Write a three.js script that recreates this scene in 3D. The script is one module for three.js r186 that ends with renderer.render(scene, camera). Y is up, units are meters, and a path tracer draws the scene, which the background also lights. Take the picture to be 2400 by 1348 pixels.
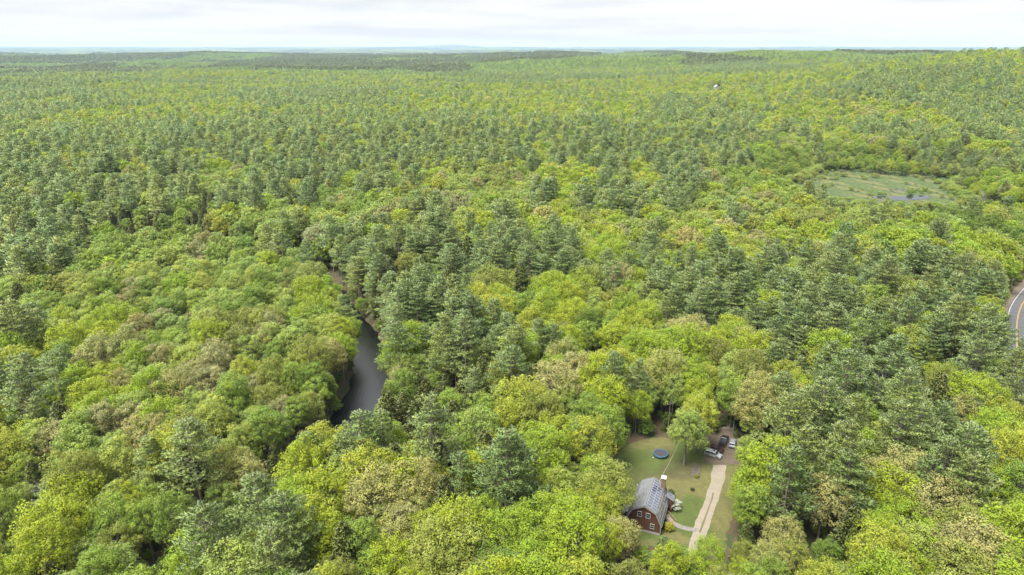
import * as THREE from 'three';
import { mergeGeometries } from 'three/addons/utils/BufferGeometryUtils.js';

// ------------------------------------------------------------------ camera, sky, sun, exposure
const scene = new THREE.Scene();
const camera = new THREE.PerspectiveCamera(45.69, 2400 / 1348, 1, 60000);
camera.position.set(0, 107, 0);
camera.rotation.set(-19.4 * Math.PI / 180, 0, 0);

const EXPOSURE = 8.8;
const renderer = new THREE.WebGLRenderer({ antialias: true });
renderer.setSize(1024, 575);
renderer.toneMapping = THREE.LinearToneMapping;
renderer.toneMappingExposure = EXPOSURE;
renderer.shadowMap.enabled = true;

// seeded random numbers and smooth noise
function rng(seed) {
  let s = seed >>> 0;
  return () => { s = (s + 0x6d2b79f5) | 0; let t = Math.imul(s ^ (s >>> 15), 1 | s); t = (t + Math.imul(t ^ (t >>> 7), 61 | t)) ^ t; return ((t ^ (t >>> 14)) >>> 0) / 4294967296; };
}
const hash2 = (ix, iy) => { let h = Math.imul(ix, 374761393) ^ Math.imul(iy, 668265263); h = Math.imul(h ^ (h >>> 13), 1274126177); return ((h ^ (h >>> 16)) >>> 0) / 4294967296; };
function noise(x, y) {
  const ix = Math.floor(x), iy = Math.floor(y), fx = x - ix, fy = y - iy, u = fx * fx * (3 - 2 * fx), v = fy * fy * (3 - 2 * fy);
  const a = hash2(ix, iy), b = hash2(ix + 1, iy), c = hash2(ix, iy + 1), d = hash2(ix + 1, iy + 1);
  return a + (b - a) * u + (c - a) * v + (a - b - c + d) * u * v;
}
function fbm(x, y, n = 4) { let s = 0, a = 0.5, t = 0; for (let i = 0; i < n; i++) { s += a * noise(x, y); t += a; a *= 0.5; x = x * 2.03 + 17.3; y = y * 2.03 + 5.7; } return s / t; }
const clamp = (x, a, b) => Math.min(b, Math.max(a, x)), lerp = (a, b, t) => a + (b - a) * t;
const smooth = (a, b, x) => { const t = clamp((x - a) / (b - a), 0, 1); return t * t * (3 - 2 * t); };

// overcast sky: one layer of pale stratus, seen ever more edge-on towards the horizon
{
  const W = 2048, H = 1024, data = new Float32Array(W * H * 4);
  for (let j = 0; j < H; j++) {
    const e = ((j + 0.5) / H - 0.5) * Math.PI, up = Math.max(0, e);
    const d = 1 / (Math.tan(up) + 0.018), far = smooth(0.0, 0.09, up);
    for (let i = 0; i < W; i++) {
      const a = ((i + 0.5) / W - 0.5) * 2 * Math.PI, X = Math.cos(a) * d, Z = Math.sin(a) * d;
      let k = 0.6;
      if (e > -0.02) {
        const broad = fbm(X * 0.16 + 31.7, Z * 0.16 + 12.1, 3), fine = fbm(X * 0.55 + 3.1 + broad * 2, Z * 0.55 + 8.8, 4);
        k = smooth(0.30, 0.62, 0.55 * broad + 0.45 * fine);
      }
      const dim = lerp(0.45, 1, far), shade = (1 - k) * dim;
      const level = (1 + 1.4 * Math.sin(up)) * 0.965 / EXPOSURE;
      const o = (j * W + i) * 4;
      data[o] = level * (0.985 - 0.27 * shade); data[o + 1] = level * (1.0 - 0.245 * shade); data[o + 2] = level * (1.014 - 0.20 * shade); data[o + 3] = 1;
    }
  }
  const sky = new THREE.DataTexture(data, W, H, THREE.RGBAFormat, THREE.FloatType);
  sky.mapping = THREE.EquirectangularReflectionMapping; sky.magFilter = THREE.LinearFilter; sky.needsUpdate = true;
  scene.background = sky; scene.environment = sky;
}
const sun = new THREE.DirectionalLight(new THREE.Color(1.0, 0.97, 0.91), 1.5);
sun.position.set(-330, 900, 120); sun.target.position.set(0, 0, -160);
sun.castShadow = true; sun.shadow.radius = 56; sun.shadow.mapSize.set(4096, 4096);
Object.assign(sun.shadow.camera, { left: -400, right: 400, top: 400, bottom: -400, near: 10, far: 2500 });
scene.add(sun, sun.target);
scene.fog = new THREE.FogExp2(new THREE.Color(0.50, 0.71, 1.0), 0.000028);

// ------------------------------------------------------------------ naming
const taken = new Map();
function numbered(name) { const n = taken.get(name) ?? 0; taken.set(name, n + 1); return n ? name + '_' + String(n).padStart(3, '0') : name; }
function tag(o, label, category, group, kind) {
  Object.assign(o.userData, { label, category });
  if (group) o.userData.group = group;
  if (kind) o.userData.kind = kind;
  return o;
}
function put(name, geometry, material, parent) {
  const m = new THREE.Mesh(geometry, material);
  m.name = parent ? name : numbered(name); m.castShadow = m.receiveShadow = true; (parent ?? scene).add(m);
  return m;
}
function thing(name, label, category, x = 0, y = 0, z = 0, turn = 0, group) {
  const g = new THREE.Group(); g.name = numbered(name); g.position.set(x, y, z); g.rotation.y = turn; scene.add(g);
  return tag(g, label, category, group);
}
const mat = (r, g, b, rough = 0.8, extra = {}) => new THREE.MeshStandardMaterial({ color: new THREE.Color(r, g, b), roughness: rough, ...extra });

// ------------------------------------------------------------------ terrain
const RIVER = [[-330, -430], [-230, -392], [-160, -366], [-115, -338], [-86, -309], [-70, -275], [-57, -248], [-51, -225], [-50, -205], [-50.5, -190], [-53, -175], [-55, -158], [-58, -143], [-66, -122], [-82, -95], [-110, -60]];
const ROAD = [[262, -318], [240, -297], [222, -278], [210, -263], [200, -249], [191, -236], [183, -224], [175.5, -211], [168, -195], [161, -176], [156, -150]];
const MARSH = [[214, -556], [228, -572], [250, -590], [266, -618], [300, -650], [352, -655], [392, -620], [388, -585], [366, -560], [352, -525], [335, -480], [285, -468], [238, -484], [216, -516]];
const LAWN = [[24, -150], [27, -160], [31.5, -167], [38, -171.5], [46, -172.5], [52, -170], [57, -168], [64, -170], [66.5, -163], [62, -158], [66, -152], [63, -144], [54, -138], [50, -131], [47, -124], [39, -123], [34, -126.5], [28, -127], [25, -133], [23, -142]];
const POND = [[276, -516], [286, -509], [300, -508], [316, -513], [324, -522], [312, -526], [298, -522], [286, -524]];
function toPath(path, x, z) {   // distance to a polyline and which side
  let best = 1e9, side = 0;
  for (let i = 0; i + 1 < path.length; i++) {
    const [ax, az] = path[i], [bx, bz] = path[i + 1], dx = bx - ax, dz = bz - az, t = clamp(((x - ax) * dx + (z - az) * dz) / (dx * dx + dz * dz), 0, 1);
    const px = x - ax - dx * t, pz = z - az - dz * t, d = px * px + pz * pz;
    if (d < best) { best = d; side = Math.sign(dx * pz - dz * px); }
  }
  return [Math.sqrt(best), side];
}
function inside(poly, x, z) {
  let c = false;
  for (let i = 0, j = poly.length - 1; i < poly.length; j = i++) {
    const [xi, zi] = poly[i], [xj, zj] = poly[j];
    if ((zi > z) !== (zj > z) && x < (xj - xi) * (z - zi) / (zj - zi) + xi) c = !c;
  }
  return c;
}
const toEdge = (poly, x, z) => { const d = toPath([...poly, poly[0]], x, z)[0]; return inside(poly, x, z) ? -d : d; };
const bump = (x, z, cx, cz, sx, sz) => Math.exp(-(((x - cx) / sx) ** 2) - ((z - cz) / sz) ** 2);
function height(x, z) {
  const r = Math.hypot(x, z);
  let h = (fbm(x * 0.006 + 3, z * 0.006 + 9, 3) - 0.5) * 5 * smooth(60, 350, r);
  h += (fbm(x * 0.0011 + 40, z * 0.0011 + 7, 3) - 0.5) * 74 * smooth(600, 2400, r);
  h += 84 * bump(x, z, 1250, -1450, 640, 560) + 26 * bump(x, z, 760, -1050, 300, 330);
  h += 70 * bump(x, z, 1000, -3000, 900, 620) + 26 * bump(x, z, 2300, -2700, 900, 700);
  h += 40 * bump(x, z, 300, -5200, 1300, 500) + 30 * bump(x, z, -2600, -6000, 1700, 600);
  if (r < 900) {
    const flat = Math.min(smooth(4, 34, toEdge(LAWN, x, z)), smooth(8, 30, toPath(ROAD, x, z)[0]));
    h *= flat;
    h = lerp(-2.2, h, smooth(-4, 45, toEdge(MARSH, x, z)));
    if (r < 620) {
      const [d, side] = toPath(RIVER, x, z);
      const plain = side < 0 ? 0 : -2.6 * smooth(160, 40, d);   // low flood plain west of the river
      h = lerp(-6.6, h + plain, smooth(3, 13.5, d + (noise(x * 0.16, z * 0.16) - 0.5) * 3));
    }
  }
  return h;
}

// ------------------------------------------------------------------ forest stands, from the photograph: kind -> [centre x, centre z, half width, half depth] in metres
// P pine, H hemlock, Y yellow-green oak, T tan oak, R reddish maple in bud, O olive oak, G green maple, L pale green maple, D deep green maple, B bare tree, m and n far mixtures
const STANDS = {
  n: [[-703,-982,17,182], [-629,-984,29,169], [-549,-973,16,161], [-455,-963,15,155], [-339,-968,15,153], [-280,-966,15,151], [-220,-963,15,155], [-146,-958,29,151], [-73,-956,15,151], 
    [102,-958,14,147], [358,-906,23,92], [487,-843,40,65], [555,-810,10,57], [-525,-741,22,86], [-447,-745,34,90], [-356,-746,35,86], [-286,-744,11,84], [-229,-746,23,86], [-150,-748,35,88], 
    [-57,-739,11,90], [-11,-734,11,88], [56,-733,11,87], [126,-744,12,86], [206,-744,23,79], [260,-736,11,78], [406,-714,28,60], [470,-694,18,58], [-438,-600,9,62], [-393,-601,19,61], 
    [-337,-603,18,62], [-273,-605,28,61], [-188,-606,38,59], [-103,-601,29,61], [-19,-595,37,55], [46,-595,9,59], [84,-599,9,62], [121,-600,9,64], [178,-601,29,60], [405,-606,6,43]
    ],
  m: [[-689,-1006,15,179], [-598,-1008,18,166], [-513,-990,32,163], [-390,-985,30,161], [-316,-988,15,155], [-255,-984,15,156], [-194,-978,15,156], [-104,-972,15,155], [15,-978,75,156], 
    [162,-971,43,138], [276,-955,13,116], [-502,-759,11,90], [-409,-759,11,89], [-315,-759,12,89], [-269,-759,11,86], [-199,-763,12,88], [-94,-759,24,94], [-35,-753,12,90], [23,-747,23,90], 
    [93,-754,24,87], [163,-758,23,83], [243,-754,11,81], [375,-738,10,65], [-429,-614,10,62], [-373,-616,10,62], [-317,-618,10,63], [-240,-618,10,59], [-144,-618,10,62], [-66,-610,10,59], 
    [28,-607,9,58], [66,-609,10,61], [105,-614,10,64], [143,-615,9,65]],
  y: [[-434,-984,14,162], [249,-960,14,126], [315,-942,26,107], [431,-886,21,75], [542,-828,9,57], [580,-811,11,55], [353,-740,11,69], [451,-715,9,60], [506,-699,9,55], [437,-598,8,45]
    ],
  l: [[220,-963,14,130], [399,-903,11,83], [286,-745,11,79], [330,-740,11,72]],
  P: [[295,-711,10,71], [380,-596,9,49], [408,-584,5,44], [-356,-493,15,35], [-310,-493,15,35], [-248,-493,15,38], [-170,-492,15,38], [-132,-493,8,40], [-85,-491,23,40], [68,-481,8,39], 
    [120,-477,15,40], [318,-493,22,46], [-330,-443,7,37], [-268,-432,39,21], [-209,-424,7,27], [-162,-425,13,30], [20,-417,7,30], [59,-415,20,30], [98,-413,6,29], [189,-410,7,29], 
    [229,-413,7,31], [277,-416,14,32], [-260,-360,17,39], [-234,-375,-3,39], [-47,-369,12,22], [-6,-367,6,23], [121,-359,6,22], [201,-359,6,24], [-243,-319,5,18], [-217,-319,10,18], 
    [-117,-343,6,18], [-75,-332,12,14], [-21,-325,32,19], [26,-321,5,18], [67,-317,5,18], [210,-316,5,20], [-209,-284,14,16], [-101,-295,2,25], [-75,-303,16,15], [0,-289,38,15], 
    [74,-284,27,14], [121,-283,9,16], [148,-282,9,15], [184,-281,9,15], [-64,-275,9,14], [-22,-264,4,13], [39,-260,4,13], [56,-258,4,13], [80,-256,12,12], [126,-254,25,13], [190,-255,13,13], 
    [-50,-247,17,11], [-20,-239,4,11], [70,-233,15,11], [117,-232,23,10], [171,-232,16,11], [-166,-212,7,9], [-133,-213,4,9], [-58,-230,4,10], [-27,-224,20,10], [97,-212,18,9], 
    [144,-212,22,9], [-158,-196,3,8], [-138,-196,3,8], [-43,-210,7,8], [-4,-202,24,8], [91,-196,17,8], [124,-195,10,8], [147,-195,7,8], [-144,-181,6,7], [-37,-193,4,9], [6,-185,6,7], 
    [35,-184,3,7], [94,-181,6,7], [112,-180,6,7], [141,-180,9,7], [-129,-168,6,6], [33,-171,3,6], [97,-167,15,6], [138,-167,3,6], [-81,-158,2,4], [-38,-166,3,7], [89,-156,11,6], 
    [113,-156,3,5], [130,-156,3,5], [-78,-150,2,4], [-54,-158,3,5], [-33,-153,6,6], [76,-146,8,5], [99,-146,10,5], [-114,-136,5,5], [-86,-139,4,3], [-76,-144,2,3], [-54,-148,5,5], 
    [-31,-142,5,5], [3,-140,3,5], [75,-137,10,4], [102,-136,7,5], [-108,-128,5,4], [-79,-135,8,3], [-51,-138,5,5], [-32,-132,2,4], [0,-131,5,4], [64,-129,2,4], [76,-128,5,4], 
    [94,-128,5,4], [-73,-130,4,3], [-51,-130,3,4], [5,-124,5,4], [59,-122,4,3], [72,-121,4,4], [56,-115,4,3], [88,-114,2,3], [-48,-113,5,4], [-36,-110,2,3], [27,-109,2,3], [44,-109,2,3], 
    [52,-108,2,3], [-41,-105,4,3], [28,-103,4,3], [52,-103,4,3], [-39,-99,4,3], [27,-98,4,3], [50,-97,4,3], [48,-92,4,3], [75,-92,2,3]],
  G: [[241,-621,31,55], [331,-627,39,54], [-235,-517,8,41], [194,-512,36,52], [-120,-445,7,31], [-92,-444,7,31], [-63,-443,7,30], [90,-436,7,30], [171,-432,7,32], [-269,-409,7,37], 
    [-199,-400,7,16], [-119,-391,6,24], [-94,-390,6,25], [238,-381,7,26], [-212,-336,6,19], [-179,-335,5,33], [-164,-349,0,33], [-97,-350,6,15], [16,-339,5,20], [178,-333,5,20], 
    [255,-335,5,21], [-197,-300,10,17], [180,-297,5,16], [-192,-270,4,14], [-165,-269,4,14], [-103,-270,4,14], [-176,-245,4,11], [-143,-244,12,11], [-103,-245,4,11], [0,-251,8,12], 
    [-118,-225,4,9], [-80,-225,3,9], [-53,-242,4,10], [4,-230,4,10], [35,-228,4,10], [-152,-207,4,8], [-142,-191,3,7], [-24,-197,4,8], [50,-193,3,7], [-146,-177,3,7], [-96,-177,3,6], 
    [-84,-177,3,6], [-60,-189,6,7], [-114,-165,3,6], [-54,-178,3,6], [15,-169,3,6], [36,-167,6,6], [73,-165,3,6], [-108,-154,3,5], [-68,-164,2,4], [-11,-158,6,5], [23,-157,6,5], 
    [67,-155,5,5], [119,-154,3,5], [-107,-144,8,5], [24,-147,3,5], [66,-145,3,5], [-92,-136,2,4], [-109,-127,5,4], [-85,-131,6,3], [-48,-137,3,5], [55,-128,2,4], [109,-127,5,4], 
    [-85,-125,4,3], [-73,-129,5,3], [-61,-130,2,4], [-45,-127,3,5], [48,-121,2,3], [-102,-114,2,3], [-88,-119,2,3], [-72,-122,2,3], [-58,-122,2,3], [-33,-117,2,3], [50,-115,2,3], 
    [80,-114,2,3], [-86,-114,2,3], [-28,-110,2,3], [48,-108,2,3], [98,-107,2,3], [-84,-110,2,3], [-27,-104,2,3], [46,-103,2,3], [94,-102,2,3], [-75,-104,4,3], [-61,-103,5,3], 
    [-50,-100,2,3], [-37,-99,2,3], [41,-98,2,3]],
  L: [[283,-627,10,55], [-211,-516,17,42], [-32,-515,16,40], [8,-513,8,40], [88,-507,8,43], [-234,-447,7,31], [-206,-447,7,32], [-149,-448,7,31], [-106,-444,7,31], [-77,-444,7,31], 
    [-14,-441,14,32], [130,-433,20,31], [221,-434,14,36], [257,-437,7,37], [-228,-406,7,18], [-145,-392,19,22], [-106,-390,6,25], [-81,-389,6,25], [-31,-387,6,25], [67,-380,6,26], 
    [97,-378,12,25], [145,-377,12,24], [194,-379,12,25], [289,-384,7,27], [-196,-335,11,33], [-169,-336,5,33], [-140,-361,12,18], [-61,-345,5,20], [38,-337,5,19], [82,-335,5,20], 
    [146,-334,5,19], [211,-334,5,20], [245,-335,5,21], [-173,-301,15,17], [-133,-301,15,17], [-101,-323,5,17], [170,-297,5,16], [-205,-270,9,14], [-174,-269,4,14], [-129,-269,22,14], 
    [-185,-245,4,11], [-164,-244,8,11], [-119,-244,12,11], [-91,-247,7,11], [54,-248,4,11], [-156,-224,4,10], [-110,-225,4,9], [-71,-234,6,10], [-124,-207,4,9], [-103,-206,4,9], 
    [-76,-211,9,7], [74,-207,3,8], [-136,-191,3,7], [-109,-191,10,7], [-83,-191,3,7], [-31,-201,4,8], [70,-192,3,7], [-127,-177,3,6], [-90,-177,3,6], [41,-179,3,6], [-120,-165,3,6], 
    [-91,-165,3,6], [-77,-168,5,5], [-65,-176,3,5], [47,-167,6,6], [-72,-161,2,4], [-45,-165,3,6], [-72,-152,4,3], [13,-147,3,5], [58,-145,5,5], [-45,-145,3,5], [-93,-128,2,3], 
    [-94,-122,2,3], [-66,-130,2,4], [-94,-117,3,3], [-81,-121,2,3], [-68,-122,2,3], [-29,-117,2,3], [-90,-113,2,3], [-83,-115,2,3], [-88,-109,2,3], [-80,-110,2,3], [-85,-104,2,3], 
    [-54,-101,2,4]],
  O: [[380,-627,10,46], [-8,-514,8,40], [43,-381,6,25], [170,-378,12,25], [-45,-308,5,17], [215,-298,10,16], [-183,-270,5,14], [-96,-275,3,17], [-5,-277,5,14], [-163,-224,4,10], 
    [-99,-224,8,10], [-66,-201,3,6], [-71,-184,5,5], [-16,-182,3,7], [3,-182,3,7], [28,-180,3,6], [127,-176,3,6], [-126,-165,3,6], [-70,-173,2,4], [-60,-177,3,6], [-3,-169,3,6], 
    [114,-164,3,6], [-127,-154,6,5], [14,-157,3,5], [-97,-144,3,5], [-42,-154,3,6], [19,-147,3,5], [-72,-144,2,3], [-62,-146,3,5], [23,-138,3,4], [117,-135,2,4], [-69,-137,2,4], 
    [97,-127,2,4], [-107,-120,2,3], [-12,-123,2,4], [86,-120,5,3], [-85,-120,2,3], [-16,-117,2,3], [-7,-116,2,3], [61,-114,4,3], [93,-113,2,3], [-50,-113,3,4], [-36,-110,2,3], 
    [-9,-110,4,3], [-48,-105,2,4], [-35,-104,2,3], [-8,-104,4,3], [-95,-102,2,3], [-10,-99,2,3], [73,-97,4,3]],
  Y: [[-347,-514,6,38], [-292,-517,16,39], [-122,-517,8,42], [-57,-515,8,40], [40,-510,24,41], [103,-505,8,44], [372,-515,12,43], [-322,-451,8,22], [35,-438,7,31], [185,-433,7,32], 
    [271,-438,7,35], [322,-441,14,31], [-171,-395,7,17], [-19,-386,6,25], [18,-384,18,24], [55,-380,6,25], [79,-379,6,25], [225,-379,6,25], [277,-383,6,26], [49,-336,5,19], [98,-335,11,20], 
    [136,-335,5,19], [162,-334,11,20], [195,-334,11,20], [234,-335,5,20], [-117,-310,2,29], [44,-302,5,15], [113,-299,5,16], [230,-299,5,16], [-14,-277,5,14], [23,-275,14,13], 
    [67,-271,4,13], [102,-268,4,14], [182,-268,4,13], [-77,-257,6,15], [-13,-252,4,12], [17,-250,8,11], [42,-249,8,11], [94,-244,4,11], [-148,-224,4,10], [-126,-225,4,9], [-4,-231,4,10], 
    [16,-230,8,10], [46,-227,8,10], [72,-225,11,9], [-159,-207,4,8], [-138,-207,4,8], [-117,-207,4,9], [-34,-218,4,9], [46,-209,25,8], [-126,-191,7,7], [-71,-196,3,6], [27,-194,7,8], 
    [44,-193,3,7], [60,-192,6,7], [86,-191,6,7], [132,-190,7,7], [-115,-177,9,6], [-3,-182,3,7], [16,-181,3,7], [56,-179,6,6], [84,-177,3,7], [139,-176,3,6], [-134,-165,6,6], 
    [-96,-165,3,6], [-9,-169,3,6], [6,-169,6,6], [27,-168,3,6], [56,-166,3,6], [108,-164,3,6], [128,-164,6,6], [-113,-154,3,5], [-89,-154,5,5], [-77,-158,2,4], [3,-158,8,5], [48,-156,3,5], 
    [91,-154,3,5], [130,-154,3,5], [-82,-146,2,3], [8,-148,3,5], [97,-144,3,5], [120,-144,5,5], [-102,-135,2,4], [-18,-139,3,4], [-8,-139,3,4], [13,-138,8,4], [63,-136,2,4], [109,-135,5,4], 
    [-37,-133,8,5], [-2,-131,2,4], [17,-130,7,4], [50,-129,2,4], [83,-127,2,4], [-100,-121,4,3], [-79,-128,2,3], [-51,-129,3,4], [-38,-125,5,4], [-16,-123,2,4], [5,-123,9,4], 
    [23,-122,5,4], [75,-120,7,3], [102,-120,7,3], [-99,-115,2,3], [-77,-122,2,3], [-43,-118,3,4], [-11,-116,2,3], [-2,-116,2,3], [13,-116,9,3], [72,-114,2,3], [87,-113,4,3], [100,-113,4,3], 
    [-100,-110,2,3], [-74,-116,7,3], [-56,-115,3,4], [-19,-110,6,3], [8,-110,8,3], [40,-109,6,3], [61,-108,2,3], [71,-108,4,3], [81,-108,2,3], [93,-107,2,3], [-97,-106,2,3], [-71,-110,6,3], 
    [-52,-107,3,4], [-18,-104,6,3], [8,-104,8,3], [38,-103,6,3], [58,-102,2,3], [68,-102,4,3], [78,-102,2,3], [90,-102,2,3], [-90,-104,3,3], [-68,-104,2,3], [-41,-99,2,3], [-31,-99,4,3], 
    [-14,-99,2,3], [4,-99,8,3], [27,-98,12,3], [64,-97,6,3], [86,-97,6,3]],
  H: [[-153,-512,8,41], [-190,-442,7,31], [-133,-442,7,32], [-240,-405,7,34], [-212,-401,7,18], [-184,-395,7,16], [-242,-332,5,19], [-55,-307,5,15], [-42,-279,15,12], [5,-274,5,13], 
    [171,-265,4,13], [-190,-242,4,11], [-29,-251,4,11], [158,-241,4,11], [143,-204,3,8], [-46,-203,4,8], [-13,-194,7,8], [-29,-184,10,8], [-9,-180,3,7], [22,-179,3,7], [119,-175,3,7], 
    [-24,-170,12,6], [-62,-164,3,5], [-23,-157,6,5], [-64,-154,3,5], [-11,-146,11,5], [91,-143,2,4], [-106,-134,2,4], [-96,-134,2,4], [-39,-141,3,5], [-28,-138,3,4], [-13,-138,3,4], 
    [-99,-126,5,3], [-58,-136,3,4], [-12,-129,7,4], [-90,-122,2,3], [-30,-122,2,4], [-7,-122,2,4], [16,-121,2,3], [52,-120,2,3], [-62,-121,2,3], [41,-114,2,3], [-93,-111,2,3], 
    [-62,-115,5,3], [-32,-109,2,3], [-91,-108,2,3], [-59,-108,5,4], [-30,-104,2,3], [-80,-103,2,3], [-25,-98,2,3], [-6,-98,2,3], [14,-97,2,3], [44,-97,2,3]],
  R: [[149,-501,8,51], [-42,-442,14,31], [7,-440,7,32], [157,-431,7,32], [-69,-389,6,25], [-158,-361,6,32], [-109,-355,6,14], [60,-335,5,19], [125,-335,5,19], [-153,-301,5,17], 
    [-156,-269,4,14], [-90,-286,3,18], [165,-268,4,13], [29,-250,4,11], [151,-244,4,11], [-133,-225,4,9], [-110,-207,4,9], [-92,-206,7,8], [-93,-191,7,7], [-77,-192,3,6], [-78,-179,2,5], 
    [47,-179,3,6], [-105,-165,6,6], [-119,-154,3,5], [-102,-154,3,5], [-26,-123,2,4], [-22,-99,2,3]],
  T: [[115,-377,6,24], [114,-335,5,20], [142,-298,5,16], [50,-273,4,13], [-87,-224,4,10], [57,-226,4,9], [-131,-207,4,8], [-64,-219,3,8], [-60,-204,3,7], [-3,-196,3,8], [17,-195,3,8], 
    [76,-192,3,7], [109,-190,3,7], [-102,-177,3,6], [-43,-190,3,7], [10,-181,3,7], [75,-178,6,6], [133,-176,3,6], [21,-168,3,6], [68,-166,3,6], [-97,-154,3,5], [-24,-148,3,5], 
    [-67,-146,3,4], [-23,-139,3,4], [72,-136,2,4], [90,-135,5,4], [-64,-137,3,4], [-24,-131,5,4], [69,-128,2,4], [90,-127,5,4], [102,-127,2,4], [-21,-123,2,4], [-22,-117,4,3], 
    [24,-116,2,3], [76,-114,2,3], [-96,-111,2,3], [21,-109,4,3], [65,-108,2,3], [77,-108,2,3], [87,-107,4,3], [-94,-107,2,3], [20,-104,4,3], [62,-102,2,3], [74,-102,2,3], [84,-102,4,3], 
    [-18,-99,2,3]],
  D: [[258,-383,13,26], [27,-229,4,10], [125,-224,4,10], [117,-206,4,9], [66,-178,3,6], [62,-166,3,6], [79,-165,3,6], [-56,-130,2,4], [66,-121,2,3], [2,-116,2,3], [67,-114,2,3], 
    [-2,-110,2,3], [-2,-104,2,3], [-45,-99,2,3], [56,-97,2,3]],
  B: [[124,-154,3,5]],
};

// ------------------------------------------------------------------ textures
function pixelsTexture(n, f, repeat = 1, color = true) {
  const data = new Uint8Array(n * n * 4);
  for (let j = 0; j < n; j++) for (let i = 0; i < n; i++) {
    const c = f(i / n, j / n, i, j), o = (j * n + i) * 4;
    for (let k = 0; k < 3; k++) data[o + k] = clamp(Math.round((c.length ? c[k] : c) * 255), 0, 255);
    data[o + 3] = 255;
  }
  const t = new THREE.DataTexture(data, n, n, THREE.RGBAFormat); t.wrapS = t.wrapT = THREE.RepeatWrapping; t.repeat.set(repeat, repeat);
  t.magFilter = THREE.LinearFilter; t.minFilter = THREE.LinearMipmapLinearFilter; t.generateMipmaps = true; if (color) t.colorSpace = THREE.SRGBColorSpace; t.needsUpdate = true;
  return t;
}
const mix3 = (a, b, t) => [lerp(a[0], b[0], t), lerp(a[1], b[1], t), lerp(a[2], b[2], t)];
function tiling(u, v, n, oct) { // noise that repeats over the unit square
  let s = 0, a = 0.5, t = 0;
  for (let o = 0; o < oct; o++) {
    const x = u * n, y = v * n, ix = Math.floor(x), iy = Math.floor(y), fx = x - ix, fy = y - iy, p = fx * fx * (3 - 2 * fx), q = fy * fy * (3 - 2 * fy), m = (k) => ((k % n) + n) % n;
    const A = hash2(m(ix) + o * 91, m(iy)), B = hash2(m(ix + 1) + o * 91, m(iy)), C = hash2(m(ix) + o * 91, m(iy + 1)), D = hash2(m(ix + 1) + o * 91, m(iy + 1));
    s += a * (A + (B - A) * p + (C - A) * q + (A - B - C + D) * p * q); t += a; a *= 0.55; n *= 2;
  }
  return s / t;
}

// ------------------------------------------------------------------ ground sheet
function sheet(rs, as, f) {   // polar sheet: rows of radii, columns of angles
  const pos = [], uv = [], idx = [], n = as.length;
  for (const r of rs) for (const a of as) { const x = Math.sin(a) * r, z = -Math.cos(a) * r; pos.push(x, f(x, z, r), z); uv.push(x / 9, z / 9); }
  for (let i = 0; i + 1 < rs.length; i++) for (let j = 0; j + 1 < n; j++) { const p = i * n + j; idx.push(p, p + 1, p + n, p + 1, p + n + 1, p + n); }
  const g = new THREE.BufferGeometry();
  g.setAttribute('position', new THREE.Float32BufferAttribute(pos, 3)); g.setAttribute('uv', new THREE.Float32BufferAttribute(uv, 2)); g.setIndex(idx); g.computeVertexNormals();
  return g;
}
const angles = [];
for (let a = -180; a < -46; a += 6.7) angles.push(a);
for (let a = -46; a <= 46; a += 0.36) angles.push(a);
for (let a = 46 + 6.7; a <= 180.01; a += 6.7) angles.push(Math.min(a, 180));
angles[angles.length - 1] = 180;
const rad = angles.map((a) => a * Math.PI / 180), radii = [0.5, 30];
for (let r = 60; r < 700; r *= 1.011) radii.push(r);
for (let r = 700; r < 9000; r *= 1.035) radii.push(r);
radii.push(9600);
const litter = pixelsTexture(512, (u, v) => {
  const a = tiling(u, v, 6, 5), b = tiling(u + 0.37, v + 0.11, 24, 4), c = tiling(u + 0.7, v + 0.2, 80, 2);
  let k = mix3([0.20, 0.16, 0.10], [0.28, 0.23, 0.15], b);
  k = mix3(k, [0.15, 0.20, 0.075], smooth(0.46, 0.62, a));
  return k.map((x) => x * (0.75 + 0.5 * c));
});
const floorMat = new THREE.MeshStandardMaterial({ map: litter, roughness: 1 });
tag(put('forest_floor', sheet(radii, rad, height), floorMat), 'brown leaf litter and moss of the forest floor', 'ground', null, 'structure');

// far country beyond the single trees: low wooded ridges one behind another
{
  const rs = [], as = [];
  for (let a = -58; a <= 58.01; a += 0.2) as.push(a * Math.PI / 180);
  for (let r = 8200; r < 30000; r *= 1.012) rs.push(r);
  const top = (x, z, r) => {
    const a = Math.atan2(x, -z);
    let h = -40 + 52 * smooth(8600, 11500, r);
    h += 90 * Math.pow(fbm(x * 0.00032 + 5, z * 0.0009 + 2, 4), 1.4) * smooth(8800, 11000, r);
    h += 70 * smooth(15000, 24000, r) * (0.4 + 0.6 * fbm(a * 9 + 4, r * 0.0002, 3));
    h += 62 * bump(x, z, -2050, -25500, 900, 1800) + 34 * bump(x, z, -3800, -25500, 1400, 1800) + 26 * bump(x, z, 4100, -22000, 900, 1500) + 34 * bump(x, z, 8300, -19500, 1300, 1500);
    return h + (noise(x * 0.02, z * 0.008) - 0.5) * 9;
  };
  const g = sheet(rs, as, top), p = g.attributes.position, col = [];
  for (let i = 0; i < p.count; i++) {
    const x = p.getX(i), z = p.getZ(i), k = smooth(0.42, 0.62, 0.6 * fbm(x * 0.0015, z * 0.0006, 3) + 0.4 * noise(x * 0.012, z * 0.004));
    col.push(...mix3([0.030, 0.044, 0.022], [0.070, 0.092, 0.026], k));
  }
  g.setAttribute('color', new THREE.Float32BufferAttribute(col, 3));
  tag(put('distant_hills', g, new THREE.MeshStandardMaterial({ vertexColors: true, roughness: 1 })), 'low blue wooded hills along the horizon', 'hills', null, 'structure');
}

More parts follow.
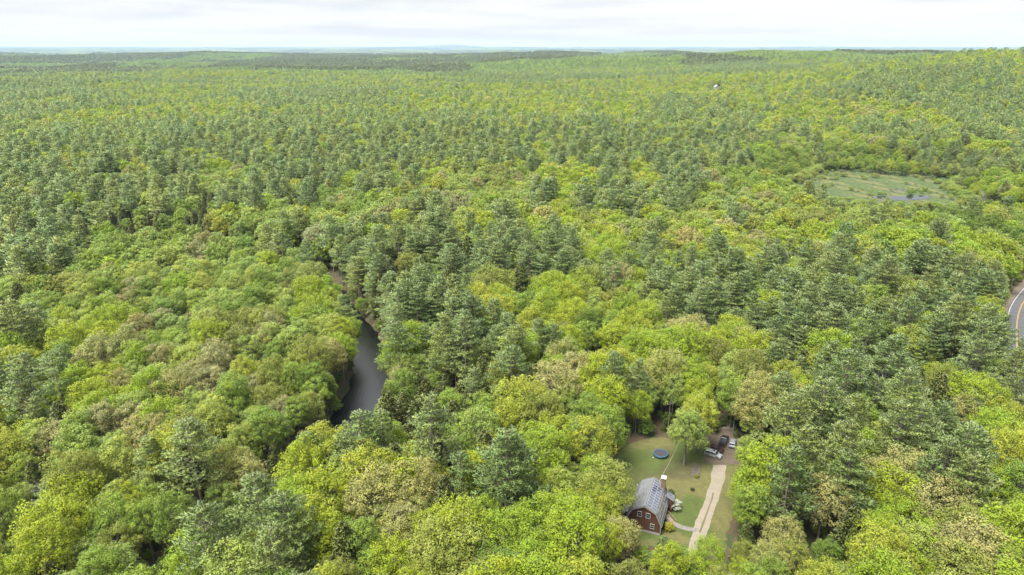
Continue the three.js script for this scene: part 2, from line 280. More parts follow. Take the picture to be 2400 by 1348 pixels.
// ------------------------------------------------------------------ ribbons and flat sheets
function ribbon(path, offset, width, lift, f = height, step = 2.5, wob = 0) {
  const c = new THREE.CatmullRomCurve3(path.map(([x, z]) => new THREE.Vector3(x, 0, z))), n = Math.ceil(c.getLength() / step), pos = [], uv = [], idx = [];
  const across = Math.max(1, Math.round(width / 3));
  for (let i = 0; i <= n; i++) {
    const p = c.getPointAt(i / n), t = c.getTangentAt(i / n), w = typeof width === 'function' ? width(i / n) : width;
    for (let k = 0; k <= across; k++) { const s = offset + w * (k / across - 0.5) + (k === 0 || k === across ? (fbm(p.x * 0.35 + k * 9, p.z * 0.35, 4) - 0.5) * wob : 0), x = p.x - t.z * s, z = p.z + t.x * s; pos.push(x, f(x, z) + lift, z); uv.push(x / 4, z / 4); }
  }
  const m = across + 1;
  for (let i = 0; i < n; i++) for (let k = 0; k < across; k++) { const a = i * m + k; idx.push(a, a + 1, a + m, a + 1, a + m + 1, a + m); }
  const g = new THREE.BufferGeometry();
  g.setAttribute('position', new THREE.Float32BufferAttribute(pos, 3)); g.setAttribute('uv', new THREE.Float32BufferAttribute(uv, 2)); g.setIndex(idx); g.computeVertexNormals();
  if (g.attributes.normal.getY(0) < 0) { g.setIndex(idx.map((_, i) => idx[i - i % 3 + [0, 2, 1][i % 3]])); g.computeVertexNormals(); }
  return g;
}
function soft(poly, wob = 0.8, seed = 1, n = 6) {   // smooth closed outline with a slightly uneven edge
  const c = new THREE.CatmullRomCurve3(poly.map(([x, z]) => new THREE.Vector3(x, 0, z)), true), pts = c.getPoints(poly.length * n);
  return pts.slice(0, -1).map((p, i) => [p.x + (hash2(i, seed) - 0.5) * wob, p.z + (hash2(i, seed + 7) - 0.5) * wob]);
}
function flat(poly, y, per = 4) {   // filled polygon lying at height y, uv in metres / per
  const s = new THREE.Shape(poly.map(([x, z]) => new THREE.Vector2(x, -z))), g = new THREE.ShapeGeometry(s);
  g.rotateX(-Math.PI / 2); g.translate(0, y, 0);
  const p = g.attributes.position, uv = [];
  for (let i = 0; i < p.count; i++) uv.push(p.getX(i) / per, p.getZ(i) / per);
  g.setAttribute('uv', new THREE.Float32BufferAttribute(uv, 2));
  return g;
}

// river and ponds: dark peaty water with wind ripples
const rippleMap = pixelsTexture(512, (u, v) => 0.5 * tiling(u, v, 10, 4) + 0.5 * tiling(u + 0.3, v + 0.6, 28, 3), 1, false);
const water = new THREE.MeshPhysicalMaterial({ color: new THREE.Color(0.0028, 0.0030, 0.0036), roughness: 0.05, ior: 1.75, bumpMap: rippleMap, bumpScale: 0.07 });
tag(put('river', ribbon(RIVER, 0, 26, 0, () => -5.2, 3), water), 'dark narrow river winding through the forest', 'river', null, 'structure');
const calm = new THREE.MeshPhysicalMaterial({ color: new THREE.Color(0.0028, 0.0030, 0.0036), roughness: 0.02, ior: 1.6 });
tag(put('marsh_pond', flat(soft(POND, 2.5, 3), -1.92, 9), calm), 'bright pond at the near edge of the marsh', 'pond', null, 'structure');
tag(put('marsh_pond', flat(soft([[306, -547], [314, -544], [325, -546], [318, -550], [310, -551]], 2, 5), -1.92, 9), calm), 'small pool in the middle of the marsh', 'pond', null, 'structure');
const reed = pixelsTexture(512, (u, v) => {
  const a = tiling(u, v, 3, 4), b = tiling(u + 0.2, v + 0.5, 9, 4), c = tiling(u + 0.6, v + 0.1, 60, 2);
  return mix3(mix3([0.215, 0.27, 0.085], [0.31, 0.295, 0.15], smooth(0.42, 0.6, a)), [0.14, 0.175, 0.06], smooth(0.52, 0.66, b)).map((x) => x * (0.8 + 0.4 * c));
});
{
  const s = new THREE.Shape(soft(MARSH, 5, 11).map(([x, z]) => new THREE.Vector2(x, -z)));
  const g = flat(soft(MARSH, 5, 11), -2.02, 30);
  tag(put('marsh_meadow', g, new THREE.MeshStandardMaterial({ map: reed, roughness: 1 })), 'open green marsh meadow of sedge and reeds', 'marsh', null, 'structure');
}

// country road
const asphalt = pixelsTexture(256, (u, v) => { const a = tiling(u, v, 4, 4), b = tiling(u, v, 60, 2); const k = 0.26 + 0.10 * (a - 0.5) + 0.16 * (b - 0.5); return [k, k, k * 1.03]; });
const roadY = (x, z) => height(x, z);
tag(put('road_shoulder', ribbon(ROAD, 0, 13, 0.03, roadY), new THREE.MeshStandardMaterial({ map: pixelsTexture(256, (u, v) => { const b = tiling(u, v, 30, 3); return mix3([0.27, 0.24, 0.19], [0.38, 0.34, 0.28], b); }), roughness: 1 })), 'tan gravel shoulder along the asphalt road', 'road', null, 'structure');
tag(put('road', ribbon(ROAD, 0, 8, 0.06, roadY), new THREE.MeshStandardMaterial({ map: asphalt, roughness: 0.9 })), 'grey asphalt road curving through the trees', 'road', null, 'structure');
for (const [o, w, c, label] of [[-0.14, 0.12, [0.34, 0.20, 0.035], 'yellow centre line of the asphalt road'], [0.14, 0.12, [0.34, 0.20, 0.035], 'yellow centre line of the asphalt road'], [-3.35, 0.16, [0.40, 0.40, 0.39], 'white edge line of the asphalt road'], [3.35, 0.16, [0.40, 0.40, 0.39], 'white edge line of the asphalt road']])
  tag(put('road_marking', ribbon(ROAD, o, w, 0.075, roadY), mat(...c, 0.8)), label, 'marking', label + 's', 'structure');

// lawn, driveway, paths
const lawnTex = (() => {
  const t = pixelsTexture(1024, (u, v) => {     // covers x 15..79, z -179..-115
    const x = 15 + u * 64, z = -179 + v * 64, a = fbm(x * 0.16, z * 0.16, 4), b = fbm(x * 0.9, z * 0.9, 3), c = noise(x * 5, z * 5);
    const dry = smooth(0.36, 0.58, a + 0.25 * bump(x, z, 49, -150, 8, 9) - 0.20 * bump(x, z, 40, -136, 5, 8) - 0.08 * bump(x, z, 36, -160, 9, 8));
    let k = mix3([0.215, 0.255, 0.070], [0.285, 0.278, 0.135], dry);
    k = mix3(k, [0.21, 0.185, 0.11], 0.7 * smooth(0.52, 0.7, fbm(x * 0.11 + 9, z * 0.11 + 4, 3)) * smooth(-128, -170, z));
    return k.map((q) => q * (0.82 + 0.24 * b + 0.12 * c));
  });
  t.wrapS = t.wrapT = THREE.ClampToEdgeWrapping;
  return t;
})();
{
  const g = flat(soft(LAWN, 0.9, 21, 8), 0.03, 1), p = g.attributes.position, uv = [];
  for (let i = 0; i < p.count; i++) uv.push((p.getX(i) - 15) / 64, (p.getZ(i) + 179) / 64);
  g.setAttribute('uv', new THREE.Float32BufferAttribute(uv, 2));
  tag(put('lawn', g, new THREE.MeshStandardMaterial({ map: lawnTex, roughness: 1 })), 'patchy green and tan lawn around the house', 'lawn', null, 'structure');
}
const gravel = pixelsTexture(512, (u, v) => { const a = tiling(u, v, 5, 4), b = tiling(u + 0.4, v + 0.1, 64, 3); return mix3([0.36, 0.335, 0.285], [0.49, 0.455, 0.40], 0.5 * a + 0.5 * b); });
const DRIVE = [[38, -117], [41.5, -126], [46, -135.8], [50.2, -144], [54, -152.5], [56.6, -159], [58.5, -164], [61, -171], [66, -180]];
const gravelMat = new THREE.MeshStandardMaterial({ map: gravel, roughness: 1 });
tag(put('driveway', ribbon(DRIVE, 0, 3.2, 0.06, () => 0, 0.5, 0.9), gravelMat), 'pale gravel driveway beside the lawn', 'driveway', null, 'structure');
tag(put('grass_strip', ribbon([[43.8, -131.4], [46.6, -137], [49.6, -143], [51.2, -146.5]], 0.1, 0.45, 0.066, () => 0, 0.4, 0.4), new THREE.MeshStandardMaterial({ map: pixelsTexture(128, (u, v) => mix3([0.25, 0.24, 0.15], [0.36, 0.33, 0.26], tiling(u, v, 16, 3))), roughness: 1 })), 'thin strip of grass between the wheel tracks of the driveway', 'grass', null, 'structure');
tag(put('parking_area', flat(soft([[52, -160], [55, -166], [54, -172], [60, -177], [68, -176], [70, -168], [66, -162], [60, -159]], 0.6, 33), 0.09, 4), new THREE.MeshStandardMaterial({ map: pixelsTexture(256, (u, v) => { const b = tiling(u, v, 12, 4); return mix3([0.22, 0.19, 0.15], [0.33, 0.29, 0.235], b); }), roughness: 1 })), 'brown gravel parking area under the trees', 'parking', null, 'structure');

// ------------------------------------------------------------------ trees
class Builder {
  constructor() { this.p = []; this.n = []; this.c = []; this.i = []; }
  leaf(px, py, pz, nx, ny, nz, size, slim, r, col, sx, sy, sz) {   // folded leaf clump facing n, shading normal s
    let tx = r() - 0.5, ty = r() - 0.5, tz = r() - 0.5, d = tx * nx + ty * ny + tz * nz;
    tx -= d * nx; ty -= d * ny; tz -= d * nz; d = 1 / (Math.hypot(tx, ty, tz) || 1); tx *= d; ty *= d; tz *= d;
    const bx = ny * tz - nz * ty, by = nz * tx - nx * tz, bz = nx * ty - ny * tx, a = size * 0.5, b = a * slim, f = -0.3 * b, k = this.p.length / 3;
    this.p.push(px + tx * a, py + ty * a, pz + tz * a, px + bx * b + nx * f, py + by * b + ny * f, pz + bz * b + nz * f, px - tx * a, py - ty * a, pz - tz * a, px - bx * b + nx * f, py - by * b + ny * f, pz - bz * b + nz * f);
    for (let q = 0; q < 4; q++) { this.n.push(sx, sy, sz); this.c.push(col[0], col[1], col[2]); }
    this.i.push(k, k + 1, k + 2, k, k + 2, k + 3);
  }
  needle(px, py, pz, dx, dy, dz, len, wide, r, col, sx, sy, sz) {  // slim triangle from a point along d
    let tx = r() - 0.5, ty = r() - 0.5, tz = r() - 0.5, bx = dy * tz - dz * ty, by = dz * tx - dx * tz, bz = dx * ty - dy * tx; const d = wide * 0.5 / (Math.hypot(bx, by, bz) || 1), k = this.p.length / 3;
    bx *= d; by *= d; bz *= d;
    const mx = px + dx * len * 0.45, my = py + dy * len * 0.45, mz = pz + dz * len * 0.45;
    this.p.push(px, py, pz, mx + bx, my + by, mz + bz, px + dx * len, py + dy * len, pz + dz * len, mx - bx, my - by, mz - bz);
    for (let q = 0; q < 4; q++) { this.n.push(sx, sy, sz); this.c.push(col[0], col[1], col[2]); }
    this.i.push(k, k + 1, k + 2, k, k + 2, k + 3);
  }
  limb(a, b, ra, rb, sides = 5) {
    const d = new THREE.Vector3().subVectors(b, a).normalize(), u = new THREE.Vector3(Math.abs(d.y) > 0.9 ? 1 : 0, Math.abs(d.y) > 0.9 ? 0 : 1, 0).cross(d).normalize(), v = new THREE.Vector3().crossVectors(d, u), k = this.p.length / 3;
    for (const [o, r] of [[a, ra], [b, rb]]) for (let i = 0; i < sides; i++) {
      const t = i / sides * 2 * Math.PI, x = u.x * Math.cos(t) + v.x * Math.sin(t), y = u.y * Math.cos(t) + v.y * Math.sin(t), z = u.z * Math.cos(t) + v.z * Math.sin(t);
      this.p.push(o.x + x * r, o.y + y * r, o.z + z * r); this.n.push(x, y, z); this.c.push(1, 1, 1);
    }
    for (let i = 0; i < sides; i++) { const j = (i + 1) % sides; this.i.push(k + i, k + j, k + sides + j, k + i, k + sides + j, k + sides + i); }
  }
  geometry() {
    const g = new THREE.BufferGeometry();
    g.setAttribute('position', new THREE.Float32BufferAttribute(this.p, 3)); g.setAttribute('normal', new THREE.Float32BufferAttribute(this.n, 3)); g.setAttribute('color', new THREE.Float32BufferAttribute(this.c, 3)); g.setIndex(this.i);
    return g;
  }
}
const V = (x, y, z) => new THREE.Vector3(x, y, z);
function tint(r, a, b = a * 0.5) { const k = 1 + (r() - 0.5) * 2 * a, y = (r() - 0.5) * 2 * b; return [k * (1 + y), k, k * (1 - y)]; }

// rounded crown of billowing boughs; `detail` 1 is the near tree, smaller numbers use fewer, larger leaf clumps
function broadleaf({ seed, R, H, base, boughs, clump = 1, open = 0 }, detail = 1) {
  const r = rng(seed), crown = new Builder(), wood = new Builder(), cy = lerp(base, H, 0.5), ry = (H - base) / 2, leafSize = 0.34 * clump / Math.sqrt(detail);
  const ends = [];
  for (let i = 0; i < boughs; i++) {
    const t = (i + 0.5) / boughs, y = lerp(1, -0.62, Math.pow(t, 0.9)), ph = i * 2.39996 + r() * 0.7, q = Math.sqrt(Math.max(0, 1 - y * y)), far = 0.50 + 0.26 * r();
    const reach = R * (0.84 + 0.34 * r()), bx = Math.cos(ph) * q * reach * far * 1.15, bz = Math.sin(ph) * q * reach * far * 1.15, by = cy + y * ry * (far + 0.12), br = R * (0.30 + 0.16 * r());
    ends.push(V(bx, by, bz));
    const subs = detail > 0.5 ? 11 : detail > 0.2 ? 8 : 6, each = Math.max(2, Math.round((detail > 0.5 ? 36 : detail > 0.2 ? 36 * 11 / 8 * detail : 36 * 11 / 6 * detail) * (1 - open)));
    const bt = tint(r, 0.09, 0.05);
    for (let s = 0; s < subs; s++) {
      let ox, oy, oz; // on the outer and upper side of the bough
      for (let g = 0; g < 6; g++) { const a = r() * 6.283, c = r() * 2 - 1, k = Math.sqrt(1 - c * c); ox = Math.cos(a) * k; oy = c; oz = Math.sin(a) * k; if (ox * bx + oz * bz + (oy + 0.15) * R * 0.9 > -0.2 * R) break; }
      const sr = br * (0.34 + 0.24 * r()), px = bx + ox * br * 0.88, py = by + oy * br * 0.80, pz = bz + oz * br * 0.88, st = tint(r, 0.12, 0.05);
      for (let l = 0; l < each; l++) {
        const a = r() * 6.283, c = Math.pow(r(), 0.75) * 1.7 - 0.7, k = Math.sqrt(Math.max(0, 1 - c * c)), w = 0.72 + 0.38 * r();
        let dx = Math.cos(a) * k, dy = c, dz = Math.sin(a) * k;
        const lx = px + dx * sr * w, ly = py + dy * sr * w * 0.85, lz = pz + dz * sr * w;
        let nx = dx + (r() - 0.5) * 1.5, ny = dy + (r() - 0.5) * 1.5 + 0.25, nz = dz + (r() - 0.5) * 1.5; const d = 1 / (Math.hypot(nx, ny, nz) || 1); nx *= d; ny *= d; nz *= d;
        let sx = nx * 0.34 + dx * 0.9 + ox * 0.5, sy = ny * 0.34 + dy * 0.9 + oy * 0.5 + 0.15, sz = nz * 0.34 + dz * 0.9 + oz * 0.5; const e = 1 / (Math.hypot(sx, sy, sz) || 1);
        const lt = tint(r, 0.10, 0.04);
        crown.leaf(lx, ly, lz, nx, ny, nz, leafSize * (0.7 + 0.6 * r()), 0.62 + 0.3 * r(), r, [lt[0] * st[0] * bt[0], lt[1] * st[1] * bt[1], lt[2] * st[2] * bt[2]], sx * e, sy * e, sz * e);
      }
    }
  }
  const fork = V((r() - 0.5) * 0.5, lerp(base, H, 0.12), (r() - 0.5) * 0.5), top = V((r() - 0.5), lerp(base, H, 0.72), (r() - 0.5));
  wood.limb(V(0, -1.2, 0), fork, 0.016 * H + 0.05, 0.011 * H, 7); wood.limb(fork, top, 0.011 * H, 0.05, 6);
  ends.forEach((e, i) => { if (detail > 0.5 || i % 3 === 0) wood.limb(V().lerpVectors(fork, top, clamp((e.y - fork.y) / (top.y - fork.y + 0.1) * 0.6, 0, 0.85)), e, 0.09, 0.03, 4); });
  return { crown: crown.geometry(), wood: wood.geometry() };
}

// eastern white pine: tiers of level boughs carrying feathery tufts, bare trunk below
function pine({ seed, R, H, base, lean = 0 }, detail = 1) {
  const r = rng(seed), crown = new Builder(), wood = new Builder(), tip = V(lean, H, lean * 0.4), at = (y) => V(lean * (y / H) ** 2, y, lean * 0.4 * (y / H) ** 2);
  wood.limb(V(0, -1.2, 0), at(H * 0.5), 0.013 * H + 0.03, 0.009 * H, 7); wood.limb(at(H * 0.5), tip, 0.009 * H, 0.03, 5);
  let y = base, ph = r() * 6.28, whorl = 0;
  const grow = 1 / Math.sqrt(detail);
  while (y < H - 0.2) {
    const t = (y - base) / (H - base), n = t > 0.9 ? 4 : 4 + Math.floor(r() * 2.4), profile = (0.62 + 0.5 * Math.sin(Math.PI * Math.min(1, 0.25 + t * 0.75))) * Math.pow(1 - t, 0.52) + 0.10;
    for (let b = 0; b < n; b++) {
      ph += 6.283 / n + (r() - 0.5) * 0.8;
      if (r() < 0.13 && t < 0.8) continue;
      const L = R * profile * (0.62 + 0.62 * r()), rise = lerp(-0.06, 0.75, t * t) + (r() - 0.5) * 0.18, o = at(y + (r() - 0.5) * 0.3), dx = Math.cos(ph), dz = Math.sin(ph);
      const end = V(o.x + dx * L, o.y + rise * L * 0.6 + 0.10 * L, o.z + dz * L), mid = V(o.x + dx * L * 0.55, o.y + rise * L * 0.3 - 0.02 * L, o.z + dz * L * 0.55);
      if (detail > 0.2) { wood.limb(o, mid, 0.05 + 0.008 * L, 0.04, 3); wood.limb(mid, end, 0.04, 0.015, 3); }
      const tufts = Math.max(2, Math.round((5 + L * 3.6) * (detail > 0.5 ? 1 : detail > 0.15 ? 0.55 : 0.3))), each = Math.max(2, Math.round(11 * (detail > 0.5 ? 1 : detail / (detail > 0.15 ? 0.55 : 0.3)))), bt = tint(r, 0.13, 0.04);
      for (let k = 0; k < tufts; k++) {
        const u = 0.28 + 0.74 * Math.pow((k + r()) / tufts, 0.8), side = (r() - 0.5) * 2, w = 0.30 * L * (1.05 - Math.abs(u - 0.62)) * side;
        const px = o.x + dx * L * u - dz * w, pz = o.z + dz * L * u + dx * w, py = lerp(o.y, end.y, u * u * 0.5 + u * 0.5) + (r() - 0.35) * 0.2 + Math.abs(side) * 0.08, tt = tint(r, 0.13, 0.03);
        for (let q = 0; q < each; q++) {
          let ex = dx * 0.55 - dz * side * 0.7 + (r() - 0.5) * 1.5, ey = 0.22 + (r() - 0.4) * 0.6, ez = dz * 0.55 + dx * side * 0.7 + (r() - 0.5) * 1.5; const d = 1 / (Math.hypot(ex, ey, ez) || 1); ex *= d; ey *= d; ez *= d;
          const j = 0.22 * grow, sx = ex * 0.4 + dx * 0.3 + (r() - 0.5) * 0.3, sy = 0.8 + ey * 0.3, sz = ez * 0.4 + dz * 0.3 + (r() - 0.5) * 0.3, e = 1 / Math.hypot(sx, sy, sz), lt = tint(r, 0.10, 0.02);
          crown.needle(px + (r() - 0.5) * j, py + (r() - 0.5) * j * 0.7, pz + (r() - 0.5) * j, ex, ey, ez, (0.50 + 0.3 * r()) * lerp(1, grow, 0.75), 0.13 * grow, r, [lt[0] * tt[0] * bt[0], lt[1] * tt[1] * bt[1], lt[2] * tt[2] * bt[2]], sx * e, sy * e, sz * e);
        }
      }
    }
    y += lerp(1.45, 0.85, t) * (0.8 + 0.5 * r()); whorl++;
  }
  if (detail > 0.2) for (let k = 0; k < 12; k++) { const yy = lerp(base * 0.35, base, r()), a = r() * 6.28, L = 0.6 + 1.7 * r(), o = at(yy); wood.limb(o, V(o.x + Math.cos(a) * L, o.y + 0.1 - 0.25 * r(), o.z + Math.sin(a) * L), 0.035, 0.012, 3); }
  return { crown: crown.geometry(), wood: wood.geometry() };
}

// hemlock: dense pointed cone of short drooping sprays
function hemlock({ seed, R, H, base }, detail = 1) {
  const r = rng(seed), crown = new Builder(), wood = new Builder(), n = Math.round(150 * (detail > 0.5 ? 1 : detail > 0.15 ? 0.8 : 0.5)), grow = 1 / Math.sqrt(detail);
  wood.limb(V(0, -1.2, 0), V(0, H * 0.6, 0), 0.014 * H, 0.008 * H, 6); wood.limb(V(0, H * 0.6, 0), V(0, H * 0.97, 0), 0.008 * H, 0.02, 4);
  for (let b = 0; b < n; b++) {
    const t = Math.pow((b + r()) / n, 0.85), y = lerp(base, H, t), ph = b * 2.39996 + r() * 0.6, L = (R * Math.pow(1 - t, 0.72) * (0.78 + 0.4 * r()) + 0.25), dx = Math.cos(ph), dz = Math.sin(ph);
    const each = Math.max(3, Math.round((12 + 13 * L) * (detail > 0.5 ? 1 : detail / (detail > 0.15 ? 0.8 : 0.5)))), bt = tint(r, 0.16, 0.05);
    for (let k = 0; k < each; k++) {
      const u = 0.35 + 0.7 * Math.pow(r(), 0.7), w = (r() - 0.5) * 0.75 * L * (1.15 - u * 0.6), px = dx * L * u - dz * w, pz = dz * L * u + dx * w, py = y + 0.25 * L * u - 0.42 * L * u * u + (r() - 0.5) * 0.35;
      let ex = dx * 0.8 + (r() - 0.5) * 1.3, ey = -0.25 + (r() - 0.5) * 0.9, ez = dz * 0.8 + (r() - 0.5) * 1.3; const d = 1 / (Math.hypot(ex, ey, ez) || 1); ex *= d; ey *= d; ez *= d;
      const sx = dx * 0.7 + (r() - 0.5) * 0.9, sy = 0.65 + (r() - 0.5) * 0.5, sz = dz * 0.7 + (r() - 0.5) * 0.9, e = 1 / Math.hypot(sx, sy, sz), lt = tint(r, 0.2, 0.06);
      crown.needle(px, py, pz, ex, ey, ez, (0.45 + 0.25 * r()) * grow, 0.25 * grow, r, [lt[0] * bt[0], lt[1] * bt[1], lt[2] * bt[2]], sx * e, sy * e, sz * e);
    }
  }
  return { crown: crown.geometry(), wood: wood.geometry() };
}

// leafless tree: trunk with three orders of branches
function bareTree(seed, H, spread) {
  const r = rng(seed), wood = new Builder();
  const grow = (a, d, L, rad, order) => {
    const b = a.clone().addScaledVector(d, L); wood.limb(a, b, rad, rad * 0.62, order < 2 ? 6 : 3);
    if (order >= 4) return;
    const n = order === 0 ? 9 : 4;
    for (let i = 0; i < n; i++) {
      const t = order === 0 ? 0.42 + 0.58 * (i + r()) / n : 0.35 + 0.65 * r(), o = a.clone().lerp(b, t), ph = r() * 6.283, up = order === 0 ? 0.55 : 0.3;
      grow(o, V(d.x * 0.5 + Math.cos(ph) * spread, d.y * 0.5 + up + (r() - 0.5) * 0.4, d.z * 0.5 + Math.sin(ph) * spread).normalize(), L * (order === 0 ? 0.28 : 0.6) * (0.7 + 0.6 * r()), rad * 0.42, order + 1);
    }
  };
  grow(V(0, -0.6, 0), V((r() - 0.5) * 0.12, 1, (r() - 0.5) * 0.12).normalize(), H * 0.86, 0.012 * H, 0);
  return wood.geometry();
}

// kinds of tree: how to make one, how large, and its leaf colours (linear base colours)
const COLORS = {
  Y: [[0.238, 0.288, 0.016], [0.214, 0.282, 0.016], [0.256, 0.286, 0.028], [0.198, 0.274, 0.018]],
  T: [[0.272, 0.268, 0.080], [0.248, 0.258, 0.066], [0.285, 0.270, 0.092]],
  R: [[0.242, 0.240, 0.086], [0.250, 0.250, 0.094], [0.236, 0.226, 0.078]],
  O: [[0.190, 0.215, 0.034], [0.210, 0.236, 0.042], [0.174, 0.192, 0.036]],
  G: [[0.168, 0.238, 0.028], [0.188, 0.258, 0.032], [0.155, 0.220, 0.030]],
  L: [[0.232, 0.290, 0.054], [0.250, 0.296, 0.050], [0.216, 0.280, 0.056]],
  D: [[0.098, 0.152, 0.016], [0.110, 0.168, 0.018]],
  P: [[0.222, 0.298, 0.090], [0.248, 0.316, 0.096], [0.198, 0.276, 0.084], [0.258, 0.316, 0.082]],
  H: [[0.156, 0.182, 0.044], [0.170, 0.194, 0.050], [0.142, 0.172, 0.046]],
};
const KIND = { Y: 'oak', T: 'oak', O: 'oak', G: 'maple', L: 'maple', D: 'maple', R: 'maple', P: 'pine', H: 'hemlock' };
const TONES = {
  Y: ['yellow-green', 'lime-green', 'golden-green', 'leaf-green'], T: ['tan-gold', 'dull gold', 'sandy'], R: ['reddish tan', 'buff', 'brownish tan'], O: ['olive', 'light olive', 'dark olive'],
  G: ['fresh green', 'bright green', 'mid-green'], L: ['pale green', 'pale yellow-green', 'pale cool-green'], D: ['deep green', 'strong deep-green'], P: ['grey-green', 'light grey-green', 'dusky grey-green', 'yellowish grey-green'], H: ['dark olive', 'brownish olive', 'blackish green'],
};
const SPEC = {
  oak: [1, 2, 3, 4, 5].map((k) => ({ make: broadleaf, seed: 100 + k * 7, R: 5.0 + 0.5 * (k % 3), H: 18 + (k % 2), base: 5.0, boughs: 24 + k })),
  maple: [1, 2, 3, 4, 5].map((k) => ({ make: broadleaf, seed: 300 + k * 11, R: 3.7 + 0.4 * (k % 3), H: 16 + (k % 3), base: 4.2, boughs: 24 + 2 * k, clump: 0.86, open: k === 4 ? 0.3 : 0 })),
  pine: [1, 2, 3, 4, 5].map((k) => ({ make: pine, seed: 500 + k * 13, R: 4.7 + 0.5 * (k % 3), H: 23 + (k % 3), base: 8.5 + 1.6 * (k % 4), lean: (k - 3) * 0.3 })),
  hemlock: [1, 2, 3].map((k) => ({ make: hemlock, seed: 700 + k * 17, R: 4.6 + 0.35 * k, H: 16.5 + k, base: 1.8 })),
};
const LODS = [1, 0.34, 0.12];
const SHAPES = {};
for (const k in SPEC) SHAPES[k] = SPEC[k].map((s) => LODS.map((d) => s.make(s, d)));
const leafMat = (c) => new THREE.MeshPhysicalMaterial({ color: c, vertexColors: true, roughness: 0.85, specularIntensity: 0.25, transmission: LEAF_PASS, side: THREE.DoubleSide });
const LEAF_PASS = 0.45;
const bark = { oak: mat(0.13, 0.115, 0.095, 1), maple: mat(0.13, 0.12, 0.10, 1), pine: mat(0.125, 0.105, 0.08, 1), hemlock: mat(0.11, 0.09, 0.075, 1) };
const leafMats = {};
for (const z in COLORS) leafMats[z] = COLORS[z].map(([a, b, c]) => leafMat(new THREE.Color(a, b, c)));
const white = leafMat(new THREE.Color(1, 1, 1));
const KEY = [[46.6, -158.6, 'L', 0.98], [51.5, -164.5, 'Y', 0.95], [60.5, -151.5, 'L', 0.8], [59.5, -143.5, 'G', 0.72], [56.5, -137, 'Y', 0.72], [53.5, -130, 'G', 0.66], [67, -166.5, 'L', 0.8], [65, -175, 'G', 0.95], [25.5, -158, 'G', 1.1], [20.5, -150, 'Y', 1.05],
  [-48.8, -140.4, 'P', 0.95], [-34, -142, 'P', 0.9], [-31.5, -146.5, 'P', 0.98], [-72.6, -240, 'Y', 1.0], [-65.5, -238.5, 'Y', 0.85], [-59.5, -195, 'G', 0.9], [-60.5, -186, 'G', 0.95], [-62.5, -175, 'G', 1.0],
  [-61.5, -236, 'Y', 1.0], [-63, -228, 'Y', 0.92], [-46.5, -249, 'P', 1.12], [-72.5, -291, 'G', 0.6], [-66.5, -281, 'G', 0.55], [-39.5, -227, 'P', 1.1], [-56, -271, 'P', 1.15], [-37.5, -201, 'P', 1.0], [31.5, -115.5, 'P', 0.5], [51, -122, 'H', 0.6], [20.5, -138, 'Y', 0.85], [20, -129, 'Y', 0.8], [23.5, -120.5, 'T', 0.7], [41, -115.5, 'Y', 0.6], [35.5, -112, 'Y', 0.62]];

// ------------------------------------------------------------------ the forest
const GAP = [[27.9, -151.1], [32.4, -155.1], [43.8, -156.1], [43.6, -145.1], [46.9, -146.4], [50.6, -154.1], [57.9, -157.2], [56.2, -148.2], [53.0, -145.4], [53.5, -136.7], [47.6, -130.3], [43.2, -122.2], [39.4, -117.5], [33.4, -118.6], [26.6, -120.8], [26.4, -128.8], [25.3, -138.4]];
const RIVERGAP = [[-57, -221], [-52.5, -220], [-45, -208], [-41, -189], [-38.5, -173], [-37, -157], [-41.5, -156], [-46.5, -161], [-48.5, -173], [-50.5, -189], [-52.5, -204]];
const ROADGAP = [[204.5, -264.5], [216, -275], [219, -269.5], [163, -192], [156, -193], [177, -225]];
const GLINT = [[-79.5, -274], [-71, -267.5], [-69, -258.5], [-75, -262.5]];
const clearOf = [[30.5, -209, 9], [-254, -1475, 26], [428, -1487, 16]];
const standList = Object.entries(STANDS).flatMap(([k, l]) => l.map((s) => [k, ...s]));
function standAt(x, z) {
  let best = 1e9, kind = 'm';
  for (const [k, sx, sz, rx, rz] of standList) {
    const dx = Math.max(0, Math.abs(x - sx) - rx + 2) / Math.min(rx, 14) , dz = Math.max(0, Math.abs(z - sz) - rz + 1) / rz, d = dx * dx + dz * dz;
    if (d < best) { best = d; kind = k; if (!d) break; }
  }
  return best > 30 ? null : kind;
}
const r0 = rng(4242), trees = [];
function pickFrom(r, table) { let q = r(); for (const [k, p] of table) { if ((q -= p) < 0) return k; } return table[0][0]; }
const MIX = {
  m: [['Y', 0.30], ['L', 0.22], ['G', 0.08], ['P', 0.24], ['T', 0.04], ['R', 0.02], ['H', 0.10]], n: [['P', 0.40], ['H', 0.12], ['Y', 0.24], ['L', 0.17], ['G', 0.07]],
  y: [['Y', 0.66], ['L', 0.22], ['T', 0.06], ['P', 0.06]], l: [['L', 0.6], ['R', 0.15], ['Y', 0.25]],
};
const SPREAD = { P: [['P', 0.70], ['G', 0.07], ['Y', 0.12], ['L', 0.07], ['H', 0.04]], H: [['H', 0.85], ['P', 0.1], ['G', 0.05]], Y: [['Y', 0.84], ['L', 0.06], ['T', 0.04], ['O', 0.06]], T: [['T', 0.8], ['Y', 0.15], ['O', 0.05]], O: [['O', 0.7], ['Y', 0.15], ['L', 0.15]], G: [['G', 0.8], ['L', 0.14], ['Y', 0.06]], L: [['L', 0.74], ['G', 0.16], ['R', 0.05], ['Y', 0.05]], R: [['R', 0.6], ['L', 0.3], ['O', 0.1]], D: [['D', 0.7], ['G', 0.3]], B: [['O', 1]] };
function plant(x, z, k, size, far) {
  trees.push({ x, z, k, s: size, turn: r0() * 6.283, v: Math.floor(r0() * 5), c: r0(), b: 1 + (r0() - 0.5) * 0.22, r: Math.hypot(x, z), far });
}
